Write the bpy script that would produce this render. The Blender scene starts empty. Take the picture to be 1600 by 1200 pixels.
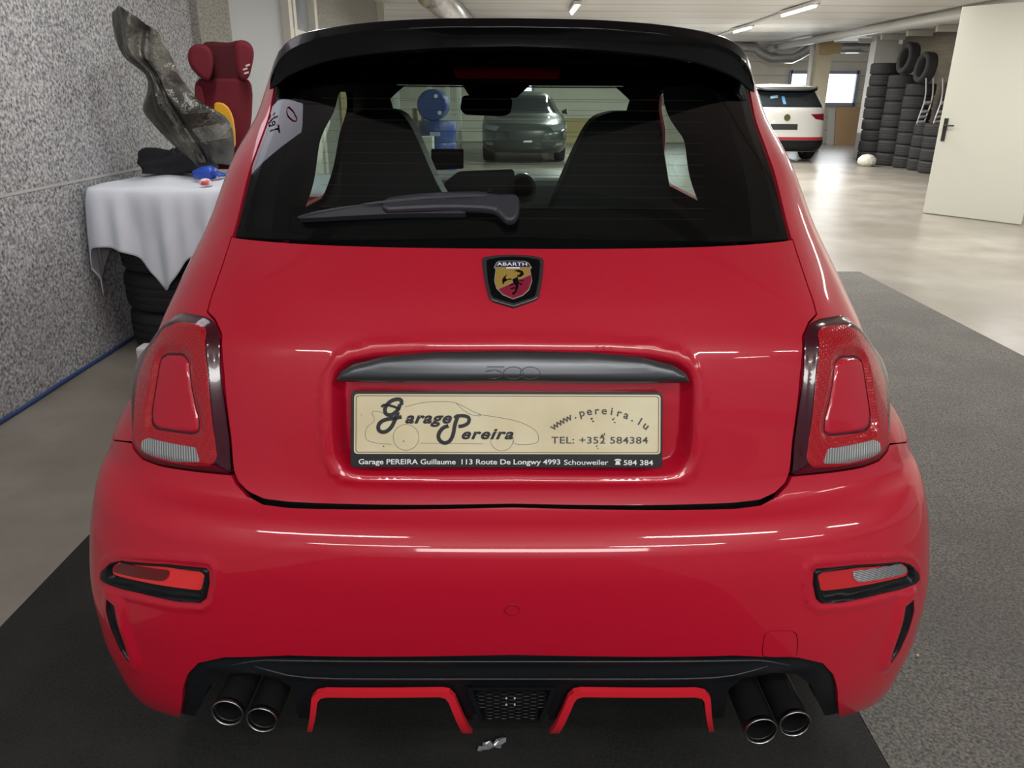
import bpy, bmesh, math, random
import numpy as np
from mathutils import Vector, Matrix
from mathutils.geometry import delaunay_2d_cdt
random.seed(4)
C = bpy.context.scene
COL = C.collection
# ------------------------------------------------------------------ camera, world, exposure
F = 1200.; PITCH = math.radians(20.7); H = 1.38
CP, SP = math.cos(PITCH), math.sin(PITCH)
cam = bpy.data.cameras.new('camera'); co = bpy.data.objects.new('camera', cam); COL.objects.link(co)
cam.sensor_fit = 'HORIZONTAL'; cam.sensor_width = 36; cam.lens = 36*F/1600
cam.shift_x = 0.0; cam.clip_start = .05; cam.clip_end = 200
co.matrix_world = Matrix.Translation((-0.002, 0, H)) @ Matrix.Rotation(math.radians(90)-PITCH, 4, 'X') @ Matrix.Rotation(math.radians(.36), 4, 'Z')
C.camera = co
C.view_settings.view_transform = 'Standard'; C.view_settings.look = 'None'
C.view_settings.gamma = 1; C.view_settings.use_curve_mapping = False
C.view_settings.exposure = 0.25
w = bpy.data.worlds.new('world'); C.world = w; w.use_nodes = True
w.node_tree.nodes['Background'].inputs[0].default_value = (.93, .97, 1, 1)
w.node_tree.nodes['Background'].inputs[1].default_value = .22

def area(name, loc, rot, sx, sy, power, col=(1, 1, 1), vis=True):
    l = bpy.data.lights.new(name, 'AREA'); l.shape = 'RECTANGLE'; l.size = sx; l.size_y = sy; l.energy = power; l.color = col
    o = bpy.data.objects.new(name, l); COL.objects.link(o); o.location = loc; o.rotation_euler = rot; return o

# ------------------------------------------------------------------ helpers
def proj(X, Y, Z, cx=802.):
    d = Y*CP+(H-Z)*SP; u = (H-Z)*CP-Y*SP
    return cx+F*X/d, 600+F*u/d
def ray(px, py, cx=802.):
    u = (px-cx)/F; v = (py-600)/F
    return u, CP-v*SP, -SP-v*CP
def PY(px, py, Y):
    a, b, c = ray(px, py); t = Y/b; return Vector((a*t, Y, H+c*t))
def PZ(px, py, Z):
    a, b, c = ray(px, py); t = (Z-H)/c; return Vector((a*t, b*t, Z))
def PX(px, py, X):
    a, b, c = ray(px, py); t = X/a; return Vector((X, b*t, H+c*t))
def pchip(xs, ys, x):
    xs = np.asarray(xs, float); ys = np.asarray(ys, float); x = np.clip(np.asarray(x, float), xs[0], xs[-1])
    h = np.diff(xs); dl = np.diff(ys)/h; m = np.zeros_like(ys)
    for i in range(1, len(xs)-1):
        if dl[i-1]*dl[i] > 0:
            w1 = 2*h[i]+h[i-1]; w2 = h[i]+2*h[i-1]; m[i] = (w1+w2)/(w1/dl[i-1]+w2/dl[i])
    m[0] = dl[0]; m[-1] = dl[-1]
    k = np.clip(np.searchsorted(xs, x, side='right')-1, 0, len(h)-1)
    t = (x-xs[k])/h[k]; hh = h[k]
    return ((2*t**3-3*t**2+1)*ys[k]+(t**3-2*t**2+t)*hh*m[k]+(-2*t**3+3*t**2)*ys[k+1]+(t**3-t**2)*hh*m[k+1])
def sstep(x, a, b):
    t = np.clip((x-a)/(b-a), 0, 1); return t*t*(3-2*t)

BASE = {}
def thing(name, label, cat, loc=(0, 0, 0), rotz=0, group=None, rot=None):
    o = bpy.data.objects.new(name, None); COL.objects.link(o); o.empty_display_size = .1
    o.location = loc; o.rotation_euler = rot if rot else (0, 0, rotz)
    o['label'] = label; o['category'] = cat
    if group: o['group'] = group
    return o
def tag(o, label, cat, group=None, kind=None):
    o['label'] = label
    if cat: o['category'] = cat
    if group: o['group'] = group
    if kind: o['kind'] = kind
    return o
def mesh(name, verts, faces, mat, parent=None, smooth=False, normals=None, base=(0, 0, 0), weld=False):
    me = bpy.data.meshes.new(name)
    b = Vector(base)
    me.from_pydata([tuple(Vector(v)-b) for v in verts], [], faces)
    me.materials.append(mat)
    if smooth: me.shade_smooth()
    if normals is not None:
        me.shade_smooth(); me.normals_split_custom_set_from_vertices([tuple(n) for n in normals])
    o = bpy.data.objects.new(name, me); COL.objects.link(o)
    if parent: o.parent = parent
    return o
class MB:
    """collects simple solids into one mesh"""
    def __init__(s): s.v = []; s.f = []
    def add(s, v, f):
        n = len(s.v); s.v += [tuple(p) for p in v]; s.f += [tuple(i+n for i in q) for q in f]; return s
    def box(s, c, d, rot=None):
        x, y, z = [q/2 for q in d]
        v = [Vector((sx*x, sy*y, sz*z)) for sx in (-1, 1) for sy in (-1, 1) for sz in (-1, 1)]
        if rot is not None: v = [rot @ p for p in v]
        v = [p+Vector(c) for p in v]
        return s.add(v, [(0, 1, 3, 2), (4, 6, 7, 5), (0, 4, 5, 1), (2, 3, 7, 6), (0, 2, 6, 4), (1, 5, 7, 3)])
    def tube(s, pts, r, n=10, cap=True, rs=None):
        pts = [Vector(p) for p in pts]; k = len(pts); v = []; up = Vector((0, 0, 1))
        t0 = (pts[1]-pts[0]).normalized()
        if abs(t0.dot(up)) > .95: up = Vector((0, 1, 0))
        for i, p in enumerate(pts):
            t = (pts[min(i+1, k-1)]-pts[max(i-1, 0)]).normalized()
            a = t.cross(up)
            if a.length < 1e-4: a = t.cross(Vector((1, 0, 0)))
            a.normalize(); b = t.cross(a); up = -b if False else up
            rr = rs[i] if rs else r
            for j in range(n):
                q = 2*math.pi*j/n; v.append(p+a*math.cos(q)*rr+b*math.sin(q)*rr)
        f = [(i*n+j, i*n+(j+1) % n, (i+1)*n+(j+1) % n, (i+1)*n+j) for i in range(k-1) for j in range(n)]
        if cap: f += [tuple(range(n))[::-1], tuple(range((k-1)*n, k*n))]
        return s.add(v, f)
    def lathe(s, prof, n=32, origin=(0, 0, 0), axis='Z', closed=False):
        O = Vector(origin); v = []
        for r, h in prof:
            for j in range(n):
                q = 2*math.pi*j/n; a, b = r*math.cos(q), r*math.sin(q)
                v.append(O+Vector({'Z': (a, b, h), 'Y': (a, h, b), 'X': (h, a, b)}[axis]))
        k = len(prof)
        f = [(i*n+j, i*n+(j+1) % n, ((i+1) % k)*n+(j+1) % n, ((i+1) % k)*n+j) for i in range(k if closed else k-1) for j in range(n)]
        if not closed:
            if prof[0][0] > 1e-5: f.append(tuple(range(n))[::-1])
            if prof[-1][0] > 1e-5: f.append(tuple(range((k-1)*n, k*n)))
        return s.add(v, f)
    def prism(s, poly, fn0, fn1):
        """poly: 2-D points; fn0/fn1 map them to the two faces"""
        n = len(poly); v = [fn0(*p) for p in poly]+[fn1(*p) for p in poly]
        f = [tuple(range(n))[::-1], tuple(range(n, 2*n))]+[(i, (i+1) % n, n+(i+1) % n, n+i) for i in range(n)]
        return s.add(v, f)
    def build(s, name, mat, parent=None, smooth=False, bevel=0, base=(0, 0, 0), seg=2, sub=0, angle=None):
        o = mesh(name, s.v, s.f, mat, parent, smooth, base=base)
        bm = bmesh.new(); bm.from_mesh(o.data); bmesh.ops.remove_doubles(bm, verts=bm.verts, dist=1e-6)
        bmesh.ops.recalc_face_normals(bm, faces=bm.faces); bm.to_mesh(o.data); bm.free()
        if smooth: o.data.shade_smooth()
        if bevel:
            m = o.modifiers.new('b', 'BEVEL'); m.width = bevel; m.segments = seg; m.limit_method = 'ANGLE'; m.angle_limit = math.radians(40)
        if sub:
            m = o.modifiers.new('s', 'SUBSURF'); m.levels = sub; m.render_levels = sub
        if smooth and (bevel or angle):
            m = o.data
            m.set_sharp_from_angle(angle=math.radians(angle or 40))
        return o
def struct(name, mb, mat, **k):
    o = mb.build(name, mat, **k); o['kind'] = 'structure'; return o

# ------------------------------------------------------------------ materials
MATS = {}
def mat(name, col=(.5, .5, .5), rough=.5, metal=0, coat=0, emit=0, spec=.5, bump=None, noise=None, coat_rough=.03, trans=0, alpha=1):
    if name in MATS: return MATS[name]
    m = bpy.data.materials.new(name); m.use_nodes = True; nt = m.node_tree; p = nt.nodes['Principled BSDF']
    p.inputs['Base Color'].default_value = (*col, 1); p.inputs['Roughness'].default_value = rough
    p.inputs['Metallic'].default_value = metal; p.inputs['Coat Weight'].default_value = coat
    p.inputs['Coat Roughness'].default_value = coat_rough; p.inputs['Specular IOR Level'].default_value = spec
    p.inputs['Transmission Weight'].default_value = trans
    if emit:
        p.inputs['Emission Color'].default_value = (*col, 1); p.inputs['Emission Strength'].default_value = emit
    tc = nt.nodes.new('ShaderNodeTexCoord')
    if noise:   # (scale, colour2, contrast_lo, hi)
        n = nt.nodes.new('ShaderNodeTexNoise'); n.inputs['Scale'].default_value = noise[0]; n.inputs['Detail'].default_value = 5
        r = nt.nodes.new('ShaderNodeValToRGB'); r.color_ramp.elements[0].position = noise[2]; r.color_ramp.elements[1].position = noise[3]
        r.color_ramp.elements[0].color = (*col, 1); r.color_ramp.elements[1].color = (*noise[1], 1)
        nt.links.new(tc.outputs['Object'], n.inputs['Vector']); nt.links.new(n.outputs['Fac'], r.inputs[0]); nt.links.new(r.outputs[0], p.inputs['Base Color'])
    if bump:    # (scale, strength, distance)
        n2 = nt.nodes.new('ShaderNodeTexNoise'); n2.inputs['Scale'].default_value = bump[0]; n2.inputs['Detail'].default_value = 4
        b = nt.nodes.new('ShaderNodeBump'); b.inputs['Strength'].default_value = bump[1]; b.inputs['Distance'].default_value = bump[2]
        nt.links.new(tc.outputs['Object'], n2.inputs['Vector']); nt.links.new(n2.outputs['Fac'], b.inputs['Height']); nt.links.new(b.outputs[0], p.inputs['Normal'])
    MATS[name] = m; return m
def glass(name, tint, refl=(1, 1, 1), rough=.0):
    m = bpy.data.materials.new(name); m.use_nodes = True; nt = m.node_tree; nt.nodes.clear()
    out = nt.nodes.new('ShaderNodeOutputMaterial'); t = nt.nodes.new('ShaderNodeBsdfTransparent'); t.inputs[0].default_value = (*tint, 1)
    g = nt.nodes.new('ShaderNodeBsdfGlossy'); g.inputs['Roughness'].default_value = rough; g.inputs[0].default_value = (*refl, 1)
    f = nt.nodes.new('ShaderNodeFresnel'); ge = nt.nodes.new('ShaderNodeNewGeometry'); io = nt.nodes.new('ShaderNodeMapRange'); io.inputs[3].default_value = 1.45; io.inputs[4].default_value = 1/1.45; nt.links.new(ge.outputs['Backfacing'], io.inputs[0]); nt.links.new(io.outputs[0], f.inputs[0]); mx = nt.nodes.new('ShaderNodeMixShader')
    nt.links.new(f.outputs[0], mx.inputs[0]); nt.links.new(t.outputs[0], mx.inputs[1]); nt.links.new(g.outputs[0], mx.inputs[2]); nt.links.new(mx.outputs[0], out.inputs[0])
    MATS[name] = m; return m
paint = mat('red_paint', (.46, .004, .024), .40, 0, .9, coat_rough=.05, spec=.3)
black_gloss = mat('black_gloss', (.0015, .0015, .002), .2, 0, .25, coat_rough=.05, spec=.15)
black_plastic = mat('black_plastic', (.008, .009, .011), .33, spec=.3)
black_matte = mat('black_matte', (.006, .006, .007), .8, spec=.2)
interior = mat('interior_black', (.008, .008, .009), .85, spec=.15)
trim_grey = mat('satin_graphite', (.10, .105, .115), .33, .75)
chrome = mat('chrome', (.6, .6, .62), .15, 1)
steel_dark = mat('dark_steel', (.07, .07, .075), .3, .8)
rear_glass = glass('rear_glass', (.52, .62, .58), (.8, .8, .85))
clear_glass = glass('clear_glass', (.88, .95, .92))
dark_glass = glass('privacy_glass', (.05, .055, .06))
rubber = mat('rubber', (.016, .016, .017), .75, bump=(30, .3, .004))

# ------------------------------------------------------------------ lofted car skins
K = 1.15      # metres of parameter per section segment
class Skin:
    """closed horizontal sections: rear corner, side, front corner; parameter a = 0 rear centre .. 3K front centre"""
    def __init__(s, **t): s.t = t
    def g(s, k, z): return pchip(s.t[k][0], s.t[k][1], z)
    def S(s, a, z):
        a = np.asarray(a, float); z = np.asarray(z, float); sg = np.where(a < 0, -1., 1.); q = np.abs(a)/K
        W, Yc, L, n = s.g('W', z), s.g('Yc', z), s.g('L', z), s.g('N', z); Yf, Lf = s.g('Yf', z), s.g('Lf', z)
        def corner(th):
            si, cs = np.abs(np.sin(th)), np.abs(np.cos(th)); r = (si**n+cs**n)**(-1/n); return r*si, r*cs
        x1, y1 = corner(np.clip(q, 0, 1)*np.pi/2); x3, y3 = corner(np.clip(3-q, 0, 1)*np.pi/2)
        X = np.where(q <= 1, W*x1, np.where(q <= 2, W, W*x3))
        Y = np.where(q <= 1, Yc+L-L*y1, np.where(q <= 2, (Yc+L)+(Yf-Lf-Yc-L)*np.clip(q-1, 0, 1), Yf-Lf+Lf*y3))
        return np.stack([X*sg, Y, z+0*X], -1)
    def P(s, a, z, D=None):
        a = np.asarray(a, float); z = np.asarray(z, float); p = s.S(a, z)
        if D is None: return p
        return p+s.Nb(a, z)*np.asarray(D(a, z) if callable(D) else D+0*a)[..., None]
    def Nb(s, a, z, e=1e-3):
        du = s.S(a+e, z)-s.S(a-e, z); dv = s.S(a, z+e)-s.S(a, z-e)
        n = np.cross(du, dv); return n/np.maximum(np.linalg.norm(n, axis=-1, keepdims=True), 1e-12)
    def N(s, a, z, D=None, e=8e-4):
        du = s.P(a+e, z, D)-s.P(a-e, z, D); dv = s.P(a, z+e, D)-s.P(a, z-e, D)
        n = np.cross(du, dv); return n/np.maximum(np.linalg.norm(n, axis=-1, keepdims=True), 1e-12)
    def a_of_x(s, x, z):
        aa = np.linspace(0, K, 400); X = s.S(aa, z+0*aa)[:, 0]; return math.copysign(float(np.interp(abs(x), X, aa)), x)
    def a_of_xf(s, x, z):
        aa = np.linspace(2*K, 3*K, 400); X = s.S(aa, z+0*aa)[:, 0]; return float(np.interp(abs(x), X[::-1], aa[::-1]))
    def a_of_y(s, y, z):
        aa = np.linspace(.5*K, 2.5*K, 600); Y = s.S(aa, z+0*aa)[:, 1]; return float(np.interp(y, Y, aa))
    def prep(s):
        A, Z = np.meshgrid(np.linspace(-.1, K*1.3, 420), np.linspace(.13, 1.44, 520)); p = s.S(A, Z); n = s.Nb(A, Z)
        v = p-np.array([0, 0, H]); s.ok = ((v*n).sum(-1) < 0); s.A, s.Z = A, Z; s.px, s.py = proj(p[..., 0], p[..., 1], p[..., 2])
    def inv(s, dx, py):
        """pixel offset from the car's centre line -> surface parameters"""
        d = (s.px-802-dx)**2+(s.py-py)**2+np.where(s.ok, 0, 1e4); i = np.argmin(d); a, z = s.A.flat[i], s.Z.flat[i]
        for _ in range(4):
            e = 1e-4
            q = s.S(np.array([a, a+e, a]), np.array([z, z, z+e])); x, y = proj(q[:, 0], q[:, 1], q[:, 2])
            J = np.array([[x[1]-x[0], x[2]-x[0]], [y[1]-y[0], y[2]-y[0]]])/e; r = np.array([802+dx-x[0], py-y[0]])
            if abs(np.linalg.det(J)) < 3e4: break
            st = np.linalg.solve(J, r)
            if np.abs(st).max() > .03: break
            a += st[0]; z += st[1]
        return (float(a), float(z))
    def poly(s, pts): return [s.inv(*p) for p in pts]

def chaikin(p, it=2, closed=True):
    for _ in range(it):
        q = []; n = len(p)
        for i in range(n if closed else n-1):
            a, b = p[i], p[(i+1) % n]
            q += [(a[0]*.75+b[0]*.25, a[1]*.75+b[1]*.25), (a[0]*.25+b[0]*.75, a[1]*.25+b[1]*.75)]
        p = q if closed else [p[0]]+q+[p[-1]]
    return p
def soft(p, r=.012, n=4, closed=True):
    """round corners of a polygon with radius-like r"""
    out = []; m = len(p)
    for i in range(m):
        a, b, c = Vector(p[i-1]), Vector(p[i]), Vector(p[(i+1) % m]); u, v = a-b, c-b
        lu, lv = u.length, v.length
        if lu < 1e-6 or lv < 1e-6: continue
        k = min(r, lu*.45, lv*.45); p0, p1 = b+u*(k/lu), b+v*(k/lv)
        for j in range(n+1):
            t = j/n; out.append(tuple(p0*(1-t)**2+b*2*t*(1-t)+p1*t*t))
    return out
def resample(p, step):
    out = []
    for i in range(len(p)):
        a, b = p[i], p[(i+1) % len(p)]; d = math.dist(a, b); n = max(1, int(math.ceil(d/step)))
        if d < 1e-7: continue
        out += [(a[0]+(b[0]-a[0])*j/n, a[1]+(b[1]-a[1])*j/n) for j in range(n)]
    return out
def orient(p):
    ar = sum(p[i-1][0]*p[i][1]-p[i][0]*p[i-1][1] for i in range(len(p))); return p if ar > 0 else p[::-1]
def offset(p, d):
    """grow (d>0) or shrink a polygon"""
    p = orient(p); n = len(p); out = []
    for i in range(n):
        a, b, c = Vector(p[i-1]), Vector(p[i]), Vector(p[(i+1) % n]); u = (b-a).normalized(); v = (c-b).normalized()
        n1 = Vector((u.y, -u.x)); n2 = Vector((v.y, -v.x)); m = n1+n2
        if m.length < 1e-3: m = n1
        m.normalize(); k = 1/max(.45, m.dot(n1)); out.append(tuple(b+m*d*k))
    return out
def sdf(poly, a, z):
    """signed distance, positive inside"""
    P0 = np.array(poly); P1 = np.roll(P0, -1, 0); a = np.asarray(a, float); z = np.asarray(z, float); sh = a.shape; a = a.ravel(); z = z.ravel()
    best = np.full(a.shape, 1e9); ins = np.zeros(a.shape, bool)
    for (x0, y0), (x1, y1) in zip(P0, P1):
        dx, dy = x1-x0, y1-y0; t = np.clip(((a-x0)*dx+(z-y0)*dy)/(dx*dx+dy*dy+1e-18), 0, 1)
        best = np.minimum(best, (a-x0-t*dx)**2+(z-y0-t*dy)**2)
        if y0 != y1:
            c = ((y0 > z) != (y1 > z)) & (a < (x1-x0)*(z-y0)/(y1-y0)+x0); ins ^= c
    return (np.where(ins, 1, -1)*np.sqrt(best)).reshape(sh)
def mir(p): return [(-x, y) for x, y in p][::-1]
def both(p): return p+[(-x, y) for x, y in p[::-1] if abs(x) > 1e-4]

def panel(skin, name, outer, material, parent, holes=(), D=0., step=.012, skirt=.012, base=(0, 0, 0), rings=(.004,), rstep=None, extra=None):
    """a piece of the skin cut out along outlines given in (a, z)"""
    rstep = rstep or step
    outer = orient(resample(outer, rstep)); holes = [orient(resample(h, rstep)) for h in holes]
    if isinstance(outer[0], tuple) is False: raise ValueError
    pts = list(outer); edges = [(i, (i+1) % len(outer)) for i in range(len(outer))]
    for h in holes:
        n = len(pts); pts += h; edges += [(n+i, n+(i+1) % len(h)) for i in range(len(h))]
    A = np.array(outer); lo, hi = A.min(0), A.max(0)
    ga, gz = np.meshgrid(np.arange(lo[0]+step*.5, hi[0], step), np.arange(lo[1]+step*.5, hi[1], step)); ga[1::2] += step*.5
    G = np.stack([ga.ravel(), gz.ravel()], -1)
    if rings:
        for r in rings: G = np.concatenate([G, np.array(offset(outer, -r))]+[np.array(offset(h, r)) for h in holes])
    if extra is not None: G = np.concatenate([G, np.array(extra)])
    d = sdf(outer, G[:, 0], G[:, 1])
    for h in holes: d = np.minimum(d, -sdf(h, G[:, 0], G[:, 1]))
    thr = min(step*.4, rings[0]*.8 if rings else 1); G = G[d > thr]
    pts += [tuple(p) for p in G]
    V, E_, Fc, *_ = delaunay_2d_cdt([Vector(p) for p in pts], edges, [], 0, 1e-7)
    V = np.array([tuple(v) for v in V]); T = np.array([list(f) for f in Fc if len(f) == 3]); c = V[T].mean(1)
    k = sdf(outer, c[:, 0], c[:, 1]) > 0
    for h in holes: k &= sdf(h, c[:, 0], c[:, 1]) < 0
    T = T[k]; used = np.unique(T); rm = -np.ones(len(V), int); rm[used] = np.arange(len(used)); V = V[used]; T = rm[T]
    tv = V[T]; ar = (tv[:, 1, 0]-tv[:, 0, 0])*(tv[:, 2, 1]-tv[:, 0, 1])-(tv[:, 1, 1]-tv[:, 0, 1])*(tv[:, 2, 0]-tv[:, 0, 0])
    T[ar < 0] = T[ar < 0][:, ::-1]; T = T[np.abs(ar) > 1e-12]
    a, z = V[:, 0], V[:, 1]; Ps = skin.P(a, z, D); Ns = skin.N(a, z, D)
    verts = Ps.tolist(); norms = Ns.tolist(); faces = [tuple(t) for t in T.tolist()]
    if skirt:
        cnt = {}
        for t in faces:
            for i in range(3):
                e = (t[i], t[(i+1) % 3]); cnt[e] = 1
        for (i, j) in list(cnt):
            if (j, i) in cnt: continue
            n = len(verts); p0, p1 = Ps[i], Ps[j]; q0, q1 = p0-Ns[i]*skirt, p1-Ns[j]*skirt
            nn = np.cross(p1-p0, (Ns[i]+Ns[j])/2); nn = nn/max(np.linalg.norm(nn), 1e-12)
            verts += [p0.tolist(), p1.tolist(), q1.tolist(), q0.tolist()]; norms += [nn.tolist()]*4; faces.append((n+1, n, n+3, n+2))
    return mesh(name, verts, faces, material, parent, True, norms, base)

def circle_pts(sk, yc, zc, r, side, q0=0, q1=360, n=28):
    out = []
    for i in range(n+1):
        q = math.radians(q0+(q1-q0)*i/n); y, z = yc+r*math.cos(q), zc+r*math.sin(q); out.append((side*sk.a_of_y(y, z), z))
    return out
def make_wheel(root, x, y, r, base, side, wd=.2, rim=.62):
    o = Vector((x, y, r+.007)); t = MB(); R2 = r*.66
    t.lathe([(R2, -wd/2), (r*.9, -wd/2), (r*.985, -wd*.38), (r, -wd*.2), (r, wd*.2), (r*.985, wd*.38), (r*.9, wd/2), (R2, wd/2)], 40, o, 'X', closed=True)
    tw = t.build('wheel', rubber, root, smooth=True, base=base, angle=35)
    m = MB(); m.lathe([(R2*1.01, -wd*.46), (R2*1.01, wd*.46), (R2*.93, wd*.44), (R2*.9, -wd*.44)], 32, o, 'X', closed=True)
    for k in range(5):
        q = 2*math.pi*k/5; c, s_ = math.cos(q), math.sin(q); rot = Matrix.Rotation(q, 3, 'X')
        m.box(o+Vector((side*wd*.28, -s_*R2*.5*0+0, 0))+rot @ Vector((0, 0, R2*.48)), (.03, .045, R2*.95), rot)
    m.lathe([(.0, -side*.0), (R2*.24, 0), (R2*.24, side*wd*.34), (0, side*wd*.36)], 20, o, 'X')
    m.build('rim', mat('alloy', (.25, .25, .26), .3, .9), tw, base=(0, 0, 0) if False else base)
    return tw

# ================================================================== the red hatchback
CB = (0, 1.2, 0)
car = thing('hatchback_car', 'bright red small hatchback seen from behind, with black roof spoiler and four exhaust tips', 'car', CB, math.radians(.5))
sk = Skin(
    W=([.15, .215, .27, .36, .46, .57, .66, .74, .82, .90, .98, 1.04, 1.144, 1.25, 1.35, 1.44], [.8198, .8198, .8258, .8509, .8608, .851, .8332, .8162, .7646, .7219, .6832, .658, .6164, .5897, .55, .5427]),
    Yc=([.15, .215, .30, .425, .50, .60, .65, .685, .715, .76, .85, .96, 1.034, 1.144, 1.25, 1.35, 1.44], [1.25, 1.165, 1.13, 1.108, 1.10, 1.095, 1.10, 1.12, 1.16, 1.172, 1.178, 1.195, 1.245, 1.35, 1.455, 1.56, 1.68]),
    L=([.15, .25, .4, .7, 1.0, 1.15, 1.44], [.26, .28, .33, .36, .34, .30, .26]), N=([.15, .25, .4, .7, 1.0, 1.15, 1.44], [4.2, 3.8, 3.2, 2.6, 2.6, 2.6, 2.6]),
    Yf=([.15, .25, .5, .72, .86, .95, 1.02, 1.144, 1.44], [4.60, 4.72, 4.76, 4.70, 4.42, 3.98, 3.72, 3.5, 2.95]),
    Lf=([.15, .5, .9, 1.1, 1.44], [.45, .5, .5, .35, .3]))
sk.prep()
def pan(name, outer, m, parent=car, **k): return panel(sk, name, outer, m, parent, base=CB, **k)

# outlines measured on the right half: offsets from the car's centre line
hatch_r = [(438, 371), (452, 415), (462, 445), (471, 470), (476, 490), (464, 503), (454, 525), (451, 585), (445, 647), (439, 697), (435, 738), (428, 755), (413, 770), (388, 782), (348, 787), (0, 789)]
hatch_az = sk.poly(hatch_r)
glass_r = [(0, 371), (436, 371), (400, 240), (371, 136)]
gl_az = sk.poly(glass_r); gtop = 1.438; a_gt = gl_az[-1][0]-.006; gl_az += [(a_gt, gtop), (0, gtop)]
light_r = [(478, 496), (510, 490), (523, 494), (536, 508), (548, 527), (568, 552), (580, 585), (584, 620), (587, 647), (589, 672), (587, 700), (573, 717), (548, 727), (498, 735), (460, 739), (435, 742), (439, 697), (445, 647), (452, 585), (454, 525), (464, 503)]
light_az = sk.poly(light_r)
# --- plate recess and crease in the tailgate
rec_az = orient(soft(both(sk.poly([(0, 553), (150, 554), (220, 559), (258, 568), (274, 582), (280, 604), (278, 680), (274, 715), (260, 733), (238, 738), (0, 738)])), .012))
def D_gate(a, z):
    d = sdf(rec_az, a, z); return -.034*sstep(d, -.008, .012)+.004*np.exp(-((d+.016)/.008)**2)
gate = orient(soft(both([(0, hatch_az[0][1])]+hatch_az), .004))
ext = np.concatenate([np.array(offset(resample(rec_az, .006), q)) for q in (.012, .008, .004, .0001, -.004, -.008, -.012)])
tailgate = pan('tailgate', offset(gate, -.0022), paint, D=D_gate, rings=(.003, .008), extra=ext, step=.011, rstep=.008)
tailgate['label'] = 'red tailgate panel with number plate recess'
# --- side shell (right and left), with arches, side windows and windscreen
z_s = sk.inv(619, 688)[1]
aY = lambda y, z: sk.a_of_y(y, z)
arch_r = lambda yc, q0, q1: circle_pts(sk, yc, .3, .345, 1, q0, q1)
arch_back = arch_r(1.79, 150, 197)
shell = [(hatch_az[10][0]+.006, hatch_az[10][1]-.002)]
up = [(a+.003, z) for a, z in hatch_az[:10]][::-1]+[(a+.003, z) for a, z in gl_az[1:4]]+[(a_gt+.004, 1.44)]
shell += up
shell += [(K*q, 1.44) for q in (1, 1.5, 2, 2.5)]+[(3*K, 1.44), (3*K, 1.425)]
wsx = lambda x, z: sk.a_of_xf(x, z)
shell += [(wsx(.40, 1.425), 1.425), (wsx(.47, 1.41), 1.41), (wsx(.565, 1.06), 1.06), (wsx(.5, 1.035), 1.035), (3*K, 1.03), (3*K, .22)]
shell += [(2.35*K, .21)]+arch_r(4.08, -15, 195)[::1]+[(aY(3.6, .2), .2), (aY(2.3, .2), .2)]+arch_r(1.79, -15, 150)
ab = [p for p in arch_back]
shell += [(aY(1.50, z_s), z_s)]
side_low = sk.poly([(619, 688), (605, 689), (592, 691)])
shell += [(K*.99, z_s)]+[(side_low[0][0], side_low[0][1]), (side_low[2][0], side_low[2][1])]+sk.poly([(575, 712), (548, 722), (470, 736)])
win_door = [(aY(2.30, 1.39), 1.39), (aY(2.28, 1.05), 1.05), (aY(3.28, 1.04), 1.04), (aY(3.22, 1.10), 1.10), (aY(2.85, 1.39), 1.39)]
win_q = [(aY(1.98, 1.36), 1.36), (aY(2.2, 1.385), 1.385), (aY(2.2, 1.07), 1.07), (aY(1.76, 1.12), 1.12)]
win_door = soft(win_door, .05); win_q = soft(win_q, .06)
for sd in (1, -1):
    f = (lambda p: p) if sd == 1 else mir
    o = pan('side_body', f(shell), paint, holes=[f(win_door), f(win_q)], step=.022, rstep=.012, rings=(.004,), skirt=.012)
    pan('door_window', f(offset(win_door, -.001)), clear_glass, step=.06, rings=(), skirt=0, D=-.004)
    pan('quarter_window', f(offset(win_q, -.001)), dark_glass, step=.06, rings=(), skirt=0, D=-.004)
ws = [(wsx(.40, 1.425)+.004, 1.423), (wsx(.47, 1.41)+.004, 1.408), (wsx(.565, 1.06)+.004, 1.062), (wsx(.5, 1.035), 1.038), (3*K, 1.033), (3*K, 1.423)]
for sd in (1, -1):
    pan('windscreen', ws if sd == 1 else mir(ws), clear_glass, step=.06, rings=(), skirt=0, D=-.003)
# --- roof
ring = [sk.S(np.array([K*3*i/60]), np.array([1.44]))[0] for i in range(61)]; ring += [np.array([-p[0], p[1], p[2]]) for p in ring[1:-1][::-1]]
ring = np.array(ring); cc = np.array([0, 2.35, 1.44]); v = []; nr = 10
for k in range(nr):
    t = k/nr; p = cc+(ring-cc)*(1-t); p[:, 2] = 1.44+.052*(1-(1-t)**2.2); v += p.tolist()
v.append([0, 2.35, 1.492]); n = len(ring)
f = [(k*n+i, k*n+(i+1) % n, (k+1)*n+(i+1) % n, (k+1)*n+i) for k in range(nr-1) for i in range(n)]+[((nr-1)*n+i, (nr-1)*n+(i+1) % n, nr*n) for i in range(n)]
mesh('roof_panel', v, f, paint, car, True, base=CB)
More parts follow.
